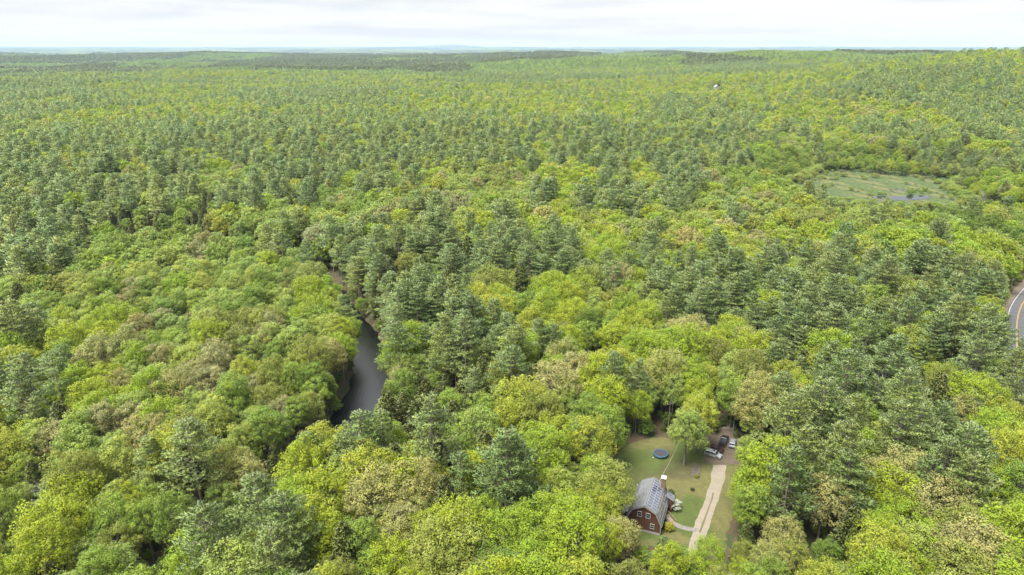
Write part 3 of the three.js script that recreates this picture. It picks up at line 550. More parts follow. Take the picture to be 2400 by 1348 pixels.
// spacing grows with distance; beyond the single trees, groups of trees stand in for one another
const NEAR = 1150, FARTHEST = 9000;
for (let z = -72, step = 6.15; z > -NEAR; z -= step * 0.87) {
  step = z > -600 ? 6.15 : 6.7;
  for (let x = z * 0.83 - 22; x < -z * 0.83 + 22; x += step) {
    const px = x + (r0() - 0.5) * step * 0.8 + ((Math.round(z / 5.5) & 1) ? step / 2 : 0), pz = z + (r0() - 0.5) * step * 0.75, q = r0(), w = r0(), sz = r0();
        const r = Math.hypot(px, pz);
    if (r < 700) {
      if (toEdge(LAWN, px, pz) < 2.5 || toPath(RIVER, px, pz)[0] < (pz > -150 ? 6.5 : 7.2) || toPath(ROAD, px, pz)[0] < 9 || toEdge(MARSH, px, pz) < 3) continue;
      if (toEdge(GAP, px, pz) < (pz > -128 ? 6.2 : 4.0) || toEdge(RIVERGAP, px, pz) < 3.4 || toEdge(GLINT, px, pz) < -0.5 || (px > 140 && toEdge(ROADGAP, px, pz) < 3)) continue;
    }
    if (px > 225 && px < 345 && pz < -448 && pz > -505 && q < 0.8) continue;   // open sedge before the pond
    if (clearOf.some(([cx, cz, cr]) => Math.hypot(px - cx, pz - cz) < cr || (cr > 12 && Math.abs(px - cx * pz / cz) < cr * 0.6 && pz > cz && pz < cz + 130))) continue;
    let stand = standAt(px + (hash2(Math.round(px * 7), 3) - 0.5) * 4, pz + (hash2(Math.round(pz * 7), 5) - 0.5) * 5);
    if (!stand || r > 900) stand = r > 900 ? standFar(px, pz) : stand ?? 'm';
    const yard = px > 14 && px < 62 && pz > -123;   // only modest trees stand before the house
    const k = yard ? pickFrom(() => w, [['Y', 0.5], ['O', 0.2], ['T', 0.15], ['G', 0.15]]) : pickFrom(() => w, MIX[stand] ?? SPREAD[stand]);
    const front = px > 200 && px < 350 && pz > -505 && pz < -395 ? (pz < -462 ? 0.32 : 0.6) : 1;   // low growth before the marsh
    const rg = KIND[k] === 'pine' && r < 300 ? toEdge(RIVERGAP, px, pz) : 99;
    if (rg < (pz > -165 ? 11 : 7)) continue;
    const brink = r > 480 && r < 800 ? lerp(0.6, 1, smooth(4, 30, toEdge(MARSH, px, pz))) : 1;   // the wood tapers towards the marsh
    if (k === 'P' && px > 205 && px < 350 && pz < -395 && pz > -510) continue;
    if (q < (KIND[k] === 'maple' || KIND[k] === 'hemlock' ? 0.05 : 0.17)) continue;
    plant(px, pz, k, (0.62 + 0.60 * sz) * (yard ? 0.66 : front) * brink, 0);
  }
}
function standFar(x, z) {   // broad patches of oak and of pine
  const a = fbm(x * 0.0027 + 11, z * 0.0020 + 3, 3), b = fbm(x * 0.011 + 70, z * 0.008 + 50, 2), k = 0.78 * a + 0.22 * b + (x > 300 ? 0.015 : 0) - 0.03 * smooth(-3800, -5200, z);
  return k > 0.51 ? 'y' : k > 0.46 ? 'm' : 'n';
}
// single trees by name: the ones that frame the clearing and the river
for (const [x, z, k, s] of KEY) plant(x, z, k, s, 0);
// trees from 1150 m to 2600 m, then groups
for (let z = -NEAR; z > -2600; z -= 7.6) for (let x = z * 0.80 - 30; x < -z * 0.80 + 30; x += 8.8) {
  const px = x + (r0() - 0.5) * 8, pz = z + (r0() - 0.5) * 7, w = r0(), sz = r0();
  if (clearOf.some(([cx, cz, cr]) => Math.hypot(px - cx, pz - cz) < cr || (cr > 12 && Math.abs(px - cx * pz / cz) < cr * 0.6 && pz > cz && pz < cz + 130))) continue;
  plant(px, pz, pickFrom(() => w, MIX[standFar(px, pz)]), (0.85 + 0.4 * sz) * (0.8 + 0.4 * fbm(px * 0.01, pz * 0.01, 2)), 1);
}

const shapeOf = (t) => { const a = SHAPES[KIND[t.k]]; return a[t.v % a.length]; };
const up = new THREE.Vector3(0, 1, 0), quat = new THREE.Quaternion(), mtx = new THREE.Matrix4();
function place(t) {
  const wide = t.s * (0.86 + 0.22 * ((t.c * 7.3) % 1));
  t.y ??= height(t.x, t.z) - 0.1;
  return [V(t.x, t.y, t.z), quat.setFromAxisAngle(up, t.turn).clone(), V(wide, t.s, wide)];
}
// nearest of each kind become single trees; the rest of the kind is one mass
const inFrame = (t) => t.z < -88 && Math.abs(t.x) < 0.80 * -t.z + 4;
const byKind = { oak: [], maple: [], pine: [], hemlock: [] };
trees.sort((a, b) => a.r - b.r);
for (const t of trees) byKind[KIND[t.k]].push(t);
const GROUP = { oak: 'oak trees of the forest', maple: 'maple trees of the forest', pine: 'white pine trees of the forest', hemlock: 'hemlock trees of the forest' };
for (const kind in byKind) {
  const list = byKind[kind], singles = list.filter(inFrame).slice(0, 300), rest = new Set(list);
  for (const t of singles) {
    rest.delete(t);
    const shape = shapeOf(t)[0], [p, q, s] = place(t);
    const spot = toPath(RIVER, t.x, t.z)[0] < 24 ? 'on the river bank' : toEdge(LAWN, t.x, t.z) < 12 ? 'at the lawn edge' : toPath(ROAD, t.x, t.z)[0] < 16 ? 'along the road' : 'in the canopy';
    const size = t.s < 0.88 ? 'small' : t.s > 1.1 ? 'tall' : 'medium';
    const form = { oak: ['broad lumpy oak', 'wide lumpy oak', 'narrow lumpy oak'], maple: ['full leafy maple', 'slim leafy maple', 'rounded leafy maple'], pine: ['high-crowned white pine', 'tiered white pine', 'low-branched white pine'], hemlock: ['slim dense hemlock', 'dense pointed hemlock', 'broad dense hemlock'] }[kind][(t.v % SHAPES[kind].length) % 3];
    let near = null, nd = 1e9;
    for (const o of trees) { if (o.r > t.r + 14) break; const d = (o.x - t.x) ** 2 + (o.z - t.z) ** 2; if (o !== t && d < nd) { nd = d; near = o; } }
    const tone = (q) => TONES[q.k][Math.floor(q.c * TONES[q.k].length) % TONES[q.k].length], a = tone(near);
    const g = thing(kind + '_tree', `${size} ${tone(t)} ${form} ${spot}, beside ${/^[aeiou]/.test(a) ? 'an' : 'a'} ${a} ${KIND[near.k]}`, 'tree', p.x, p.y, p.z, t.turn, GROUP[kind]);
    g.scale.copy(s);
    put('trunk', shape.wood, bark[kind], g);
    const m = leafMats[t.k]; put('crown', shape.crown, m[Math.floor(t.c * m.length) % m.length], g);
  }
  const mass = new THREE.Group(); mass.name = kind + '_forest'; scene.add(mass);
  tag(mass, { oak: 'mass of yellow-green and tan oaks filling the forest', maple: 'mass of pale green maples filling the forest', pine: 'mass of grey-green pines filling the forest', hemlock: 'mass of dark hemlocks in the forest' }[kind], 'forest', null, 'stuff');
  const bins = new Map();
  for (const t of rest) { const lod = t.r < 330 ? 0 : t.r < 800 ? 1 : 2, key = (t.v % SHAPES[kind].length) + ',' + lod; if (!bins.has(key)) bins.set(key, []); bins.get(key).push(t); }
  for (const [key, l] of bins) {
    const [v, lod] = key.split(',').map(Number), shape = SHAPES[kind][v][lod], im = new THREE.InstancedMesh(shape.crown, white, l.length), wm = lod < 2 ? new THREE.InstancedMesh(shape.wood, bark[kind], l.length) : null, color = new THREE.Color();
    im.name = 'crowns'; im.castShadow = im.receiveShadow = true; mass.add(im);
    if (wm) { wm.name = 'trunks'; wm.castShadow = wm.receiveShadow = true; mass.add(wm); }
    l.forEach((t, i) => {
      const [p, q, s] = place(t); mtx.compose(p, q, s); im.setMatrixAt(i, mtx); wm?.setMatrixAt(i, mtx);
      const c = COLORS[t.k], a = c[Math.floor(t.c * c.length) % c.length], w = (t.c * 13.7) % 1 - 0.5;
      im.setColorAt(i, color.setRGB(a[0] * t.b * (1 + 0.14 * w), a[1] * t.b, a[2] * t.b * (1 - 0.2 * w)));
    });
  }
}
console.log('trees', trees.length, Object.entries(byKind).map(([k, l]) => k + ' ' + l.length).join());

// undergrowth: saplings and shrubs in the gaps
{
  const shapes = [SHAPES.maple[0][1].crown, SHAPES.maple[2][1].crown, SHAPES.hemlock[0][1].crown], spots = [[], [], []], r = rng(77), color = new THREE.Color();
  for (let z = -75; z > -760; z -= 5) for (let x = z * 0.82 - 15; x < -z * 0.82 + 15; x += 5.6) {
    const px = x + (r() - 0.5) * 5, pz = z + (r() - 0.5) * 4.6, s = 0.16 + 0.28 * r(), k = Math.floor(r() * 2.4);
    if (z < -520 && (px < 140 || px > 430)) continue;
    if (toEdge(LAWN, px, pz) < 1.5 || toPath(RIVER, px, pz)[0] < 7 || toPath(ROAD, px, pz)[0] < 7.5 || toEdge(MARSH, px, pz) < 3) continue;
    if (toEdge(GAP, px, pz) < 0 && s > 0.3) continue;
    spots[k].push([px, pz, s, r() * 6.28, r()]);
  }
  const mass = new THREE.Group(); mass.name = 'undergrowth'; scene.add(mass); tag(mass, 'green saplings and shrubs under the forest trees', 'undergrowth', null, 'stuff');
  spots.forEach((l, k) => {
    const im = new THREE.InstancedMesh(shapes[k], white, l.length); im.name = 'bushes'; im.castShadow = im.receiveShadow = true; mass.add(im);
    l.forEach(([x, z, s, t, c], i) => {
      mtx.compose(V(x, height(x, z) - (k < 2 ? 4.0 * s : 0.4), z), quat.setFromAxisAngle(up, t), V(s * 1.2, s, s * 1.2)); im.setMatrixAt(i, mtx);
      const a = k === 2 ? COLORS.H[0] : c < 0.5 ? COLORS.G[0] : c < 0.8 ? COLORS.D[1] : COLORS.L[0], b = 0.8 + 0.4 * ((c * 9.1) % 1); im.setColorAt(i, color.setRGB(a[0] * b, a[1] * b, a[2] * b));
    });
  });
}

// beyond 2.6 km: groups of a dozen trees, as far as trees can be made out
{
  const parts = [[], []], r = rng(909);
  for (let v = 0; v < 2; v++) {
    for (let i = 0; i < 11; i++) {
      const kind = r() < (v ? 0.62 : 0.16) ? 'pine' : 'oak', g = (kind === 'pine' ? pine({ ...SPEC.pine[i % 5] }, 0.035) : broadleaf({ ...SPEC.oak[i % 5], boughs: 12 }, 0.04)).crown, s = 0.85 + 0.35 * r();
      const c = g.attributes.color, base = kind === 'pine' ? (i % 2 ? COLORS.H[i % 3] : COLORS.P[i % 4]) : r() < 0.25 ? COLORS.G[i % 3] : r() < 0.3 ? COLORS.L[i % 3] : COLORS.Y[i % 4];   // leaf colours by kind; alternate pines take darker hemlock tones as painted self-shade
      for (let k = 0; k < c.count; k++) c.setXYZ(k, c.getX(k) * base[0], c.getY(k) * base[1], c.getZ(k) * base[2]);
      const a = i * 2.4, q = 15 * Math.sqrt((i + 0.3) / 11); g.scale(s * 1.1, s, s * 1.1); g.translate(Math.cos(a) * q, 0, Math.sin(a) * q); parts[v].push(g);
    }
  }
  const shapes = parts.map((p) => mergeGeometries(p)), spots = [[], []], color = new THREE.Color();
  for (let z = -2600, step = 21; z > -FARTHEST; z -= step) {
    step = 21 * Math.max(1, -z / 3600);
    for (let x = z * 0.79 - 40; x < -z * 0.79 + 40; x += step * 1.12) {
      const px = x + (r() - 0.5) * step, pz = z + (r() - 0.5) * step, f = standFar(px, pz), s = Math.max(1, -z / 4200) * (0.9 + 0.25 * r());
      spots[f === 'n' ? 1 : f === 'm' && r() < 0.4 ? 1 : 0].push([px, pz, r() * 6.28, s, r()]);
    }
  }
  const mass = new THREE.Group(); mass.name = 'far_woodland'; scene.add(mass); tag(mass, 'unbroken woodland of mixed trees reaching to the hills', 'forest', null, 'stuff');
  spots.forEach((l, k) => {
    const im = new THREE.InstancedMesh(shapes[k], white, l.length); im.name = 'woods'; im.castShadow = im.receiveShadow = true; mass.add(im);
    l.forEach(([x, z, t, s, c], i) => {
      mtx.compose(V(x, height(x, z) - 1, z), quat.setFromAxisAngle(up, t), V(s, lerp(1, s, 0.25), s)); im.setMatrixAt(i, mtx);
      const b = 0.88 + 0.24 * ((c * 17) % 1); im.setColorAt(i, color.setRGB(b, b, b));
    });
  });
  console.log('groups', spots.map((l) => l.length).join());
}

// ------------------------------------------------------------------ small shapes
const box = (w, h, d, x = 0, y = 0, z = 0) => new THREE.BoxGeometry(w, h, d).translate(x, y, z);
function slab(x0, y0, x1, y1, t, z0, z1) {   // roof slope from (x0, y0) to (x1, y1), thickness t below its upper face
  const L = Math.hypot(x1 - x0, y1 - y0), g = new THREE.BoxGeometry(L, t, z1 - z0).translate(L / 2, -t / 2, (z0 + z1) / 2);
  return g.rotateZ(Math.atan2(y1 - y0, x1 - x0)).translate(x0, y0, 0);
}
const cyl = (r0_, r1_, h, n = 12) => new THREE.CylinderGeometry(r1_, r0_, h, n).translate(0, h / 2, 0);
function rod(a, b, r, n = 6) { const g = new THREE.CylinderGeometry(r, r, 1, n), d = V(...b).sub(V(...a)), L = d.length(); return g.scale(1, L, 1).applyQuaternion(new THREE.Quaternion().setFromUnitVectors(up, d.normalize())).translate((a[0] + b[0]) / 2, (a[1] + b[1]) / 2, (a[2] + b[2]) / 2); }
const shingle = (c) => pixelsTexture(256, (u, v) => { const row = Math.floor(v * 24), k = hash2(Math.floor(u * 26 + (row % 2) * 0.5), row), b = tiling(u, v, 6, 4), edge = (v * 24) % 1 < 0.12 ? 0.86 : 1; return c.map((x) => x * edge * (0.88 + 0.14 * k + 0.16 * (b - 0.5))); });
const clap = pixelsTexture(256, (u, v) => { const row = Math.floor(v * 16), b = tiling(u, v, 5, 4), k = hash2(row, 5); return [0.275, 0.155, 0.075].map((x) => x * (0.88 + 0.12 * k + 0.2 * (b - 0.5)) * ((v * 16) % 1 < 0.1 ? 0.7 : 1)); });
clap.repeat.set(0.4, 0.5);
const glass = new THREE.MeshPhysicalMaterial({ color: new THREE.Color(0.02, 0.024, 0.03), roughness: 0.05, ior: 1.52 });
const whiteTrim = mat(0.26, 0.255, 0.245, 0.6), greyTrim = mat(0.19, 0.16, 0.145, 0.7);
function windowPart(parent, x, y, z, w, h, axis = 'z') {
  const f = mergeGeometries([box(w + 0.16, 0.08, 0.12, 0, h / 2 + 0.04, 0), box(w + 0.2, 0.09, 0.16, 0, -h / 2 - 0.045, 0), box(0.08, h, 0.12, -w / 2 - 0.04, 0, 0), box(0.08, h, 0.12, w / 2 + 0.04, 0, 0), box(w, 0.06, 0.08, 0, 0, 0)]);
  const g = put('window', f, whiteTrim, parent);
  g.position.set(x, y, z); if (axis === 'x') g.rotation.y = Math.PI / 2;
  put('pane', box(w, h, 0.03), glass, g);
}

// ------------------------------------------------------------------ the gambrel house
{
  const h = thing('house', 'red-brown gambrel house with grey roof and solar panels beside the lawn', 'house', 32.7, 0, -137.05, -0.373), D = 5.75;
  const prof = [[-4, 0.75], [4, 0.75], [4, 3.0], [2.68, 5.78], [0, 7.2], [-2.68, 5.78], [-4, 3.0]];
  const wall = new THREE.ExtrudeGeometry(new THREE.Shape(prof.map((p) => new THREE.Vector2(...p))), { depth: 2 * D - 0.1, bevelEnabled: false }).translate(0, 0, -D + 0.05);
  put('wall', wall, new THREE.MeshStandardMaterial({ map: clap, roughness: 0.8 }), h);
  put('foundation', box(7.9, 2.2, 2 * D - 0.24, 0, -0.352, 0), mat(0.2, 0.185, 0.17, 0.95), h);
  const roofTex = shingle([0.34, 0.35, 0.35]); roofTex.repeat.set(0.6, 0.6);
  const roof = new THREE.MeshStandardMaterial({ map: roofTex, roughness: 0.9 }), E = D + 0.28;
  put('upper_roof', slab(0, 7.42, 2.80, 5.94, 0.14, -E, E), roof, h); put('upper_roof', slab(-2.80, 5.94, 0, 7.42, 0.14, -E, E), roof, h);
  put('lower_roof', slab(2.80, 5.92, 4.36, 2.72, 0.14, -E, E), roof, h); put('lower_roof', slab(-4.36, 2.72, -2.80, 5.92, 0.14, -E, E), roof, h);
  put('ridge_cap', box(0.3, 0.05, 2 * E - 0.1, 0, 7.43, 0), mat(0.095, 0.097, 0.1, 0.95), h);
  for (const s of [-1, 1]) for (const e of [-1, 1]) {
    put('rake_board', slab(...(s > 0 ? [0, 7.30, 2.80, 5.82] : [-2.80, 5.82, 0, 7.30]), 0.22, e > 0 ? E - 0.02 : -E - 0.03, e > 0 ? E + 0.03 : -E + 0.02), greyTrim, h);
    put('rake_board', slab(...(s > 0 ? [2.80, 5.80, 4.34, 2.64] : [-4.34, 2.64, -2.80, 5.80]), 0.22, e > 0 ? E - 0.02 : -E - 0.03, e > 0 ? E + 0.03 : -E + 0.02), greyTrim, h);
  }
  put('corner_board', box(0.16, 2.2, 0.16, 4.0, 1.86, D - 0.06), greyTrim, h); put('corner_board', box(0.16, 2.2, 0.16, -4.0, 1.86, D - 0.06), greyTrim, h);
  windowPart(h, -1.05, 4.75, D, 0.85, 1.2); windowPart(h, 0.95, 4.75, D, 0.85, 1.2); windowPart(h, -2.35, 2.1, D, 0.85, 1.2); windowPart(h, 2.05, 2.1, D, 0.8, 1.15);
  for (const z of [-3.4, 3.1]) windowPart(h, 4.02, 1.95, z, 0.9, 1.1, 'x');
  windowPart(h, -4.02, 1.95, -2.5, 0.9, 1.1, 'x'); windowPart(h, -1.2, 4.7, -D, 0.85, 1.2); windowPart(h, 1.2, 2.0, -D, 0.85, 1.2);
  const door = put('door', box(0.08, 2.0, 0.95, 4.05, 1.85, -0.2), mat(0.20, 0.10, 0.07, 0.6), h); put('handle', box(0.06, 0.06, 0.12, 4.12, 1.8, 0.12), mat(0.5, 0.5, 0.5, 0.3, { metalness: 1 }), door);
  // solar panels: two rows above the break of the roof, three below
  const frameMat = mat(0.26, 0.27, 0.29, 0.45), cellMat = new THREE.MeshPhysicalMaterial({ color: new THREE.Color(0.035, 0.04, 0.06), roughness: 0.22, clearcoat: 1, clearcoatRoughness: 0.05 });
  const panels = (x0, y0, x1, y1, s0, len, z0, n, dz, skip = []) => {
    const a = Math.atan2(y1 - y0, x1 - x0), fg = new THREE.BoxGeometry(len - 0.05, 0.05, dz - 0.05), cg = new THREE.BoxGeometry(len - 0.13, 0.02, dz - 0.13);
    for (let i = 0; i < n; i++) {
      if (skip.includes(i)) continue;
      const f = put('solar_panel', fg, frameMat, h); f.rotation.z = a;
      const s = s0 + len / 2; f.position.set(x0 + Math.cos(a) * s - Math.sin(a) * 0.09, y0 + Math.sin(a) * s + Math.cos(a) * 0.09, z0 + (i + 0.5) * dz);
      const c = put('cells', cg, cellMat, f); c.position.y = 0.02;
    }
  };
  panels(0, 7.42, 2.80, 5.94, 0.32, 1.28, -5.55, 11, 1.0); panels(0, 7.42, 2.80, 5.94, 1.64, 1.28, -5.55, 11, 1.0, [0, 1]);
  panels(2.80, 5.92, 4.36, 2.72, 0.22, 0.98, -2.9, 5, 1.68); panels(2.80, 5.92, 4.36, 2.72, 1.26, 1.05, -3.6, 9, 1.02); panels(2.80, 5.92, 4.36, 2.72, 2.36, 1.05, -3.6, 9, 1.02);
  const ch = put('chimney', box(0.95, 4.4, 1.1, 2.55, 6.6, -4.6), new THREE.MeshStandardMaterial({ map: pixelsTexture(128, (u, v) => { const row = Math.floor(v * 32), k = hash2(Math.floor(u * 8 + (row % 2) * 0.5), row); return [0.40, 0.32, 0.26].map((x) => x * (0.8 + 0.3 * k)); }), roughness: 0.95 }), h);
  put('chimney_cap', box(1.25, 0.16, 1.4, 2.55, 8.88, -4.6), mat(0.32, 0.31, 0.30, 0.8), ch);
  put('vent_pipe', cyl(0.06, 0.06, 0.55).translate(-1.1, 6.75, 1.2), mat(0.08, 0.08, 0.08, 0.6), h);
  put('vent_pipe', cyl(0.11, 0.11, 0.5).translate(-2.9, 5.7, 0.6), whiteTrim, h);
  // lean-to beside the chimney and porch on the far side
  put('bay', box(1.6, 3.6, 2.0, 4.4, 1.7, -4.75), new THREE.MeshStandardMaterial({ map: clap, roughness: 0.8 }), h);
  put('bay_roof', slab(3.0, 4.65, 5.45, 3.45, 0.14, -5.95, -3.6), roof, h);
  panels(3.0, 4.65, 5.45, 3.45, 0.7, 1.5, -5.4, 1, 1.0);
  put('porch', box(2.2, 2.5, 2.6, -4.95, 0.9, 2.2), new THREE.MeshStandardMaterial({ map: clap, roughness: 0.8 }), h);
  const pale = mat(0.16, 0.165, 0.18, 0.85); put('porch_roof', slab(-6.35, 2.05, -3.75, 3.35, 0.12, 0.7, 3.7), pale, h);
  const dish = put('satellite_dish', new THREE.SphereGeometry(0.42, 16, 6, 0, 6.283, 0, 0.7).rotateX(0.9).rotateY(2.6).translate(-4.0, 4.1, -5.5), mat(0.6, 0.6, 0.6, 0.5, { side: THREE.DoubleSide }), h); put('arm', rod([-4.0, 4.2, -5.5], [-3.7, 3.6, -5.3], 0.03), greyTrim, dish);
}
{ // wooden entry stairs
  const t = thing('entry_stairs', 'wooden entry stairs with railings against the brown house', 'stairs', 37.0, 0, -136.2, -0.95), wood = mat(0.17, 0.13, 0.10, 0.85), rail = mat(0.20, 0.14, 0.10, 0.85);
  put('landing', box(1.9, 0.12, 1.7, -0.6, 0.86, 0), wood, t);
  for (let i = 0; i < 5; i++) put('step', box(0.42, 0.06, 1.5, 0.62 + i * 0.38, 0.72 - i * 0.155, 0), wood, t);
  for (const s of [-1, 1]) {
    put('stringer', rod([0.35, 0.78, s * 0.72], [2.4, 0.02, s * 0.72], 0.07, 4), wood, t);
    put('handrail', rod([-1.4, 1.85, s * 0.8], [0.4, 1.85, s * 0.8], 0.05, 4), rail, t); put('handrail', rod([0.4, 1.85, s * 0.8], [2.4, 1.0, s * 0.8], 0.05, 4), rail, t);
    for (const [x, y0, y1] of [[-1.4, 0, 1.85], [0.4, 0, 1.85], [2.4, 0, 1.0]]) put('post', box(0.1, y1 - y0, 0.1, x, (y0 + y1) / 2, s * 0.8), rail, t);
    for (let i = 0; i < 12; i++) { const x = -1.25 + i * 0.3, top = x < 0.4 ? 1.83 : 1.83 - (x - 0.4) * 0.425; put('baluster', box(0.045, 0.88, 0.045, x, top - 0.44, s * 0.8), rail, t); }
  }
}
const paver = pixelsTexture(256, (u, v) => { const row = Math.floor(v * 10), k = hash2(Math.floor(u * 8 + (row % 2) * 0.5), row), b = tiling(u, v, 40, 2), j = Math.min((v * 10) % 1, (u * 8 + (row % 2) * 0.5) % 1) < 0.08 ? 0.8 : 1; return [0.38, 0.365, 0.35].map((x) => x * j * (0.84 + 0.2 * k + 0.12 * b)); });
tag(put('walkway', ribbon([[38.2, -134.9], [39.6, -133.6], [41.6, -132.6], [43.6, -132.2]], 0, 1.4, 0.07, () => 0, 0.6), new THREE.MeshStandardMaterial({ map: paver, roughness: 0.95 })), 'pale paver walkway from the entry stairs to the driveway', 'path', null, 'structure');

// ------------------------------------------------------------------ yard things
{
  const t = thing('trampoline', 'round black trampoline with a blue padded rim on the lawn', 'trampoline', 41.2, 0, -163.2);
  put('jumping_mat', new THREE.CylinderGeometry(1.72, 1.72, 0.03, 40).translate(0, 0.88, 0), mat(0.022, 0.022, 0.026, 0.75), t);
  put('rim_pad', new THREE.TorusGeometry(1.92, 0.17, 8, 48).rotateX(Math.PI / 2).scale(1, 0.35, 1).translate(0, 0.91, 0), mat(0.022, 0.060, 0.095, 0.6), t);
  put('skirt', new THREE.CylinderGeometry(2.06, 2.06, 0.3, 40, 1, true).translate(0, 0.72, 0), mat(0.03, 0.09, 0.14, 0.8, { side: THREE.DoubleSide }), t);
  for (let i = 0; i < 6; i++) { const a = i * Math.PI / 3; put('leg', rod([Math.cos(a) * 1.98, 0, Math.sin(a) * 1.98], [Math.cos(a) * 1.98, 0.8, Math.sin(a) * 1.98], 0.04), mat(0.3, 0.3, 0.32, 0.4, { metalness: 0.8 }), t); }
  const c = thing('marker_cone', 'small white cone standing beside the trampoline', 'cone', 39.0, 0, -162.3);
  put('base', box(0.34, 0.03, 0.34, 0, 0.045, 0), whiteTrim, c); put('body', cyl(0.13, 0.03, 0.55, 14).translate(0, 0.05, 0), whiteTrim, c);
  const l = thing('clothesline', 'pale clothesline strung from the house across the lawn', 'line', 0, 0, 0);
  const pts = []; for (let i = 0; i <= 16; i++) { const k = i / 16; pts.push(V(lerp(35.3, 47.2, k), lerp(4.6, 2.4, k) - 1.0 * Math.sin(Math.PI * k) * 0.5, lerp(-142.2, -166.8, k))); }
  put('cable', new THREE.TubeGeometry(new THREE.CatmullRomCurve3(pts), 24, 0.035, 5), mat(0.26, 0.25, 0.18, 0.7), l);
  put('pulley', new THREE.TorusGeometry(0.14, 0.07, 8, 14).translate(pts[4].x, pts[4].y - 0.1, pts[4].z), whiteTrim, l);
}
function shrub(name, label, x, z, s, sy, c, lod = 0, seed = 0, group) {
  const t = thing(name, label, 'shrub', x, height(x, z) - 0.1, z, seed, group), k = SHAPES.maple[seed % 5][lod];
  const stem = put('stem', rod([0, 0, 0], [0, 1.4 * sy, 0], 0.05), bark.oak, t); stem.name = 'stem';
  const m = put('foliage', k.crown, leafMat(new THREE.Color(...c)), t); m.scale.set(s, s * sy, s); m.position.y = -4.4 * s * sy;
  return t;
}
shrub('flowering_shrub', 'round shrub covered in white blossom beside the house', 40.0, -139.7, 0.30, 0.75, [0.42, 0.44, 0.36], 1, 1);
shrub('foundation_shrub', 'low yellow-green shrub at the foot of the entry stairs', 36.9, -132.4, 0.30, 0.6, [0.26, 0.25, 0.02], 1, 2);
shrub('foundation_shrub', 'dark green shrub under the chimney wall', 40.0, -144.9, 0.2, 0.9, [0.05, 0.085, 0.02], 1, 3);
shrub('foundation_shrub', 'dark green shrub between the chimney wall and the blossom shrub', 39.4, -142.3, 0.2, 0.8, [0.055, 0.09, 0.02], 1, 4);
shrub('foundation_shrub', 'small dark green shrub below the entry stairs', 35.4, -133.2, 0.16, 0.6, [0.05, 0.08, 0.02], 1, 1);
shrub('garden_shrub', 'small dark shrub alone in the tan lawn', 46.2, -147.6, 0.14, 0.5, [0.06, 0.08, 0.03], 1, 2);
shrub('garden_shrub', 'yellow-green plant at the end of the stone bed', 48.6, -153.0, 0.13, 0.7, [0.20, 0.22, 0.02], 1, 3);
{
  const t = thing('stone_bed', 'narrow garden bed edged with grey stones in the lawn', 'garden bed', 49.4, 0, -156.3, -0.3), r = rng(15);
  put('soil', box(1.5, 0.1, 6.2, 0, 0.07, 0), mat(0.06, 0.045, 0.03, 1), t);
  const stone = [0, 1, 2].map((k) => new THREE.IcosahedronGeometry(0.2, 1).scale(1.2, 0.7, 0.9 + 0.15 * k)), sm = [mat(0.06, 0.057, 0.05, 1), mat(0.045, 0.043, 0.04, 1), mat(0.08, 0.075, 0.066, 1)];
  for (let i = 0; i < 34; i++) { const side = i % 2 ? 1 : -1, m = put('stone', stone[i % 3], sm[Math.floor(r() * 3)], t); m.position.set(side * 0.75 + (r() - 0.5) * 0.12, 0.13, -3 + (i >> 1) * 0.36); m.rotation.y = r() * 6; }
}

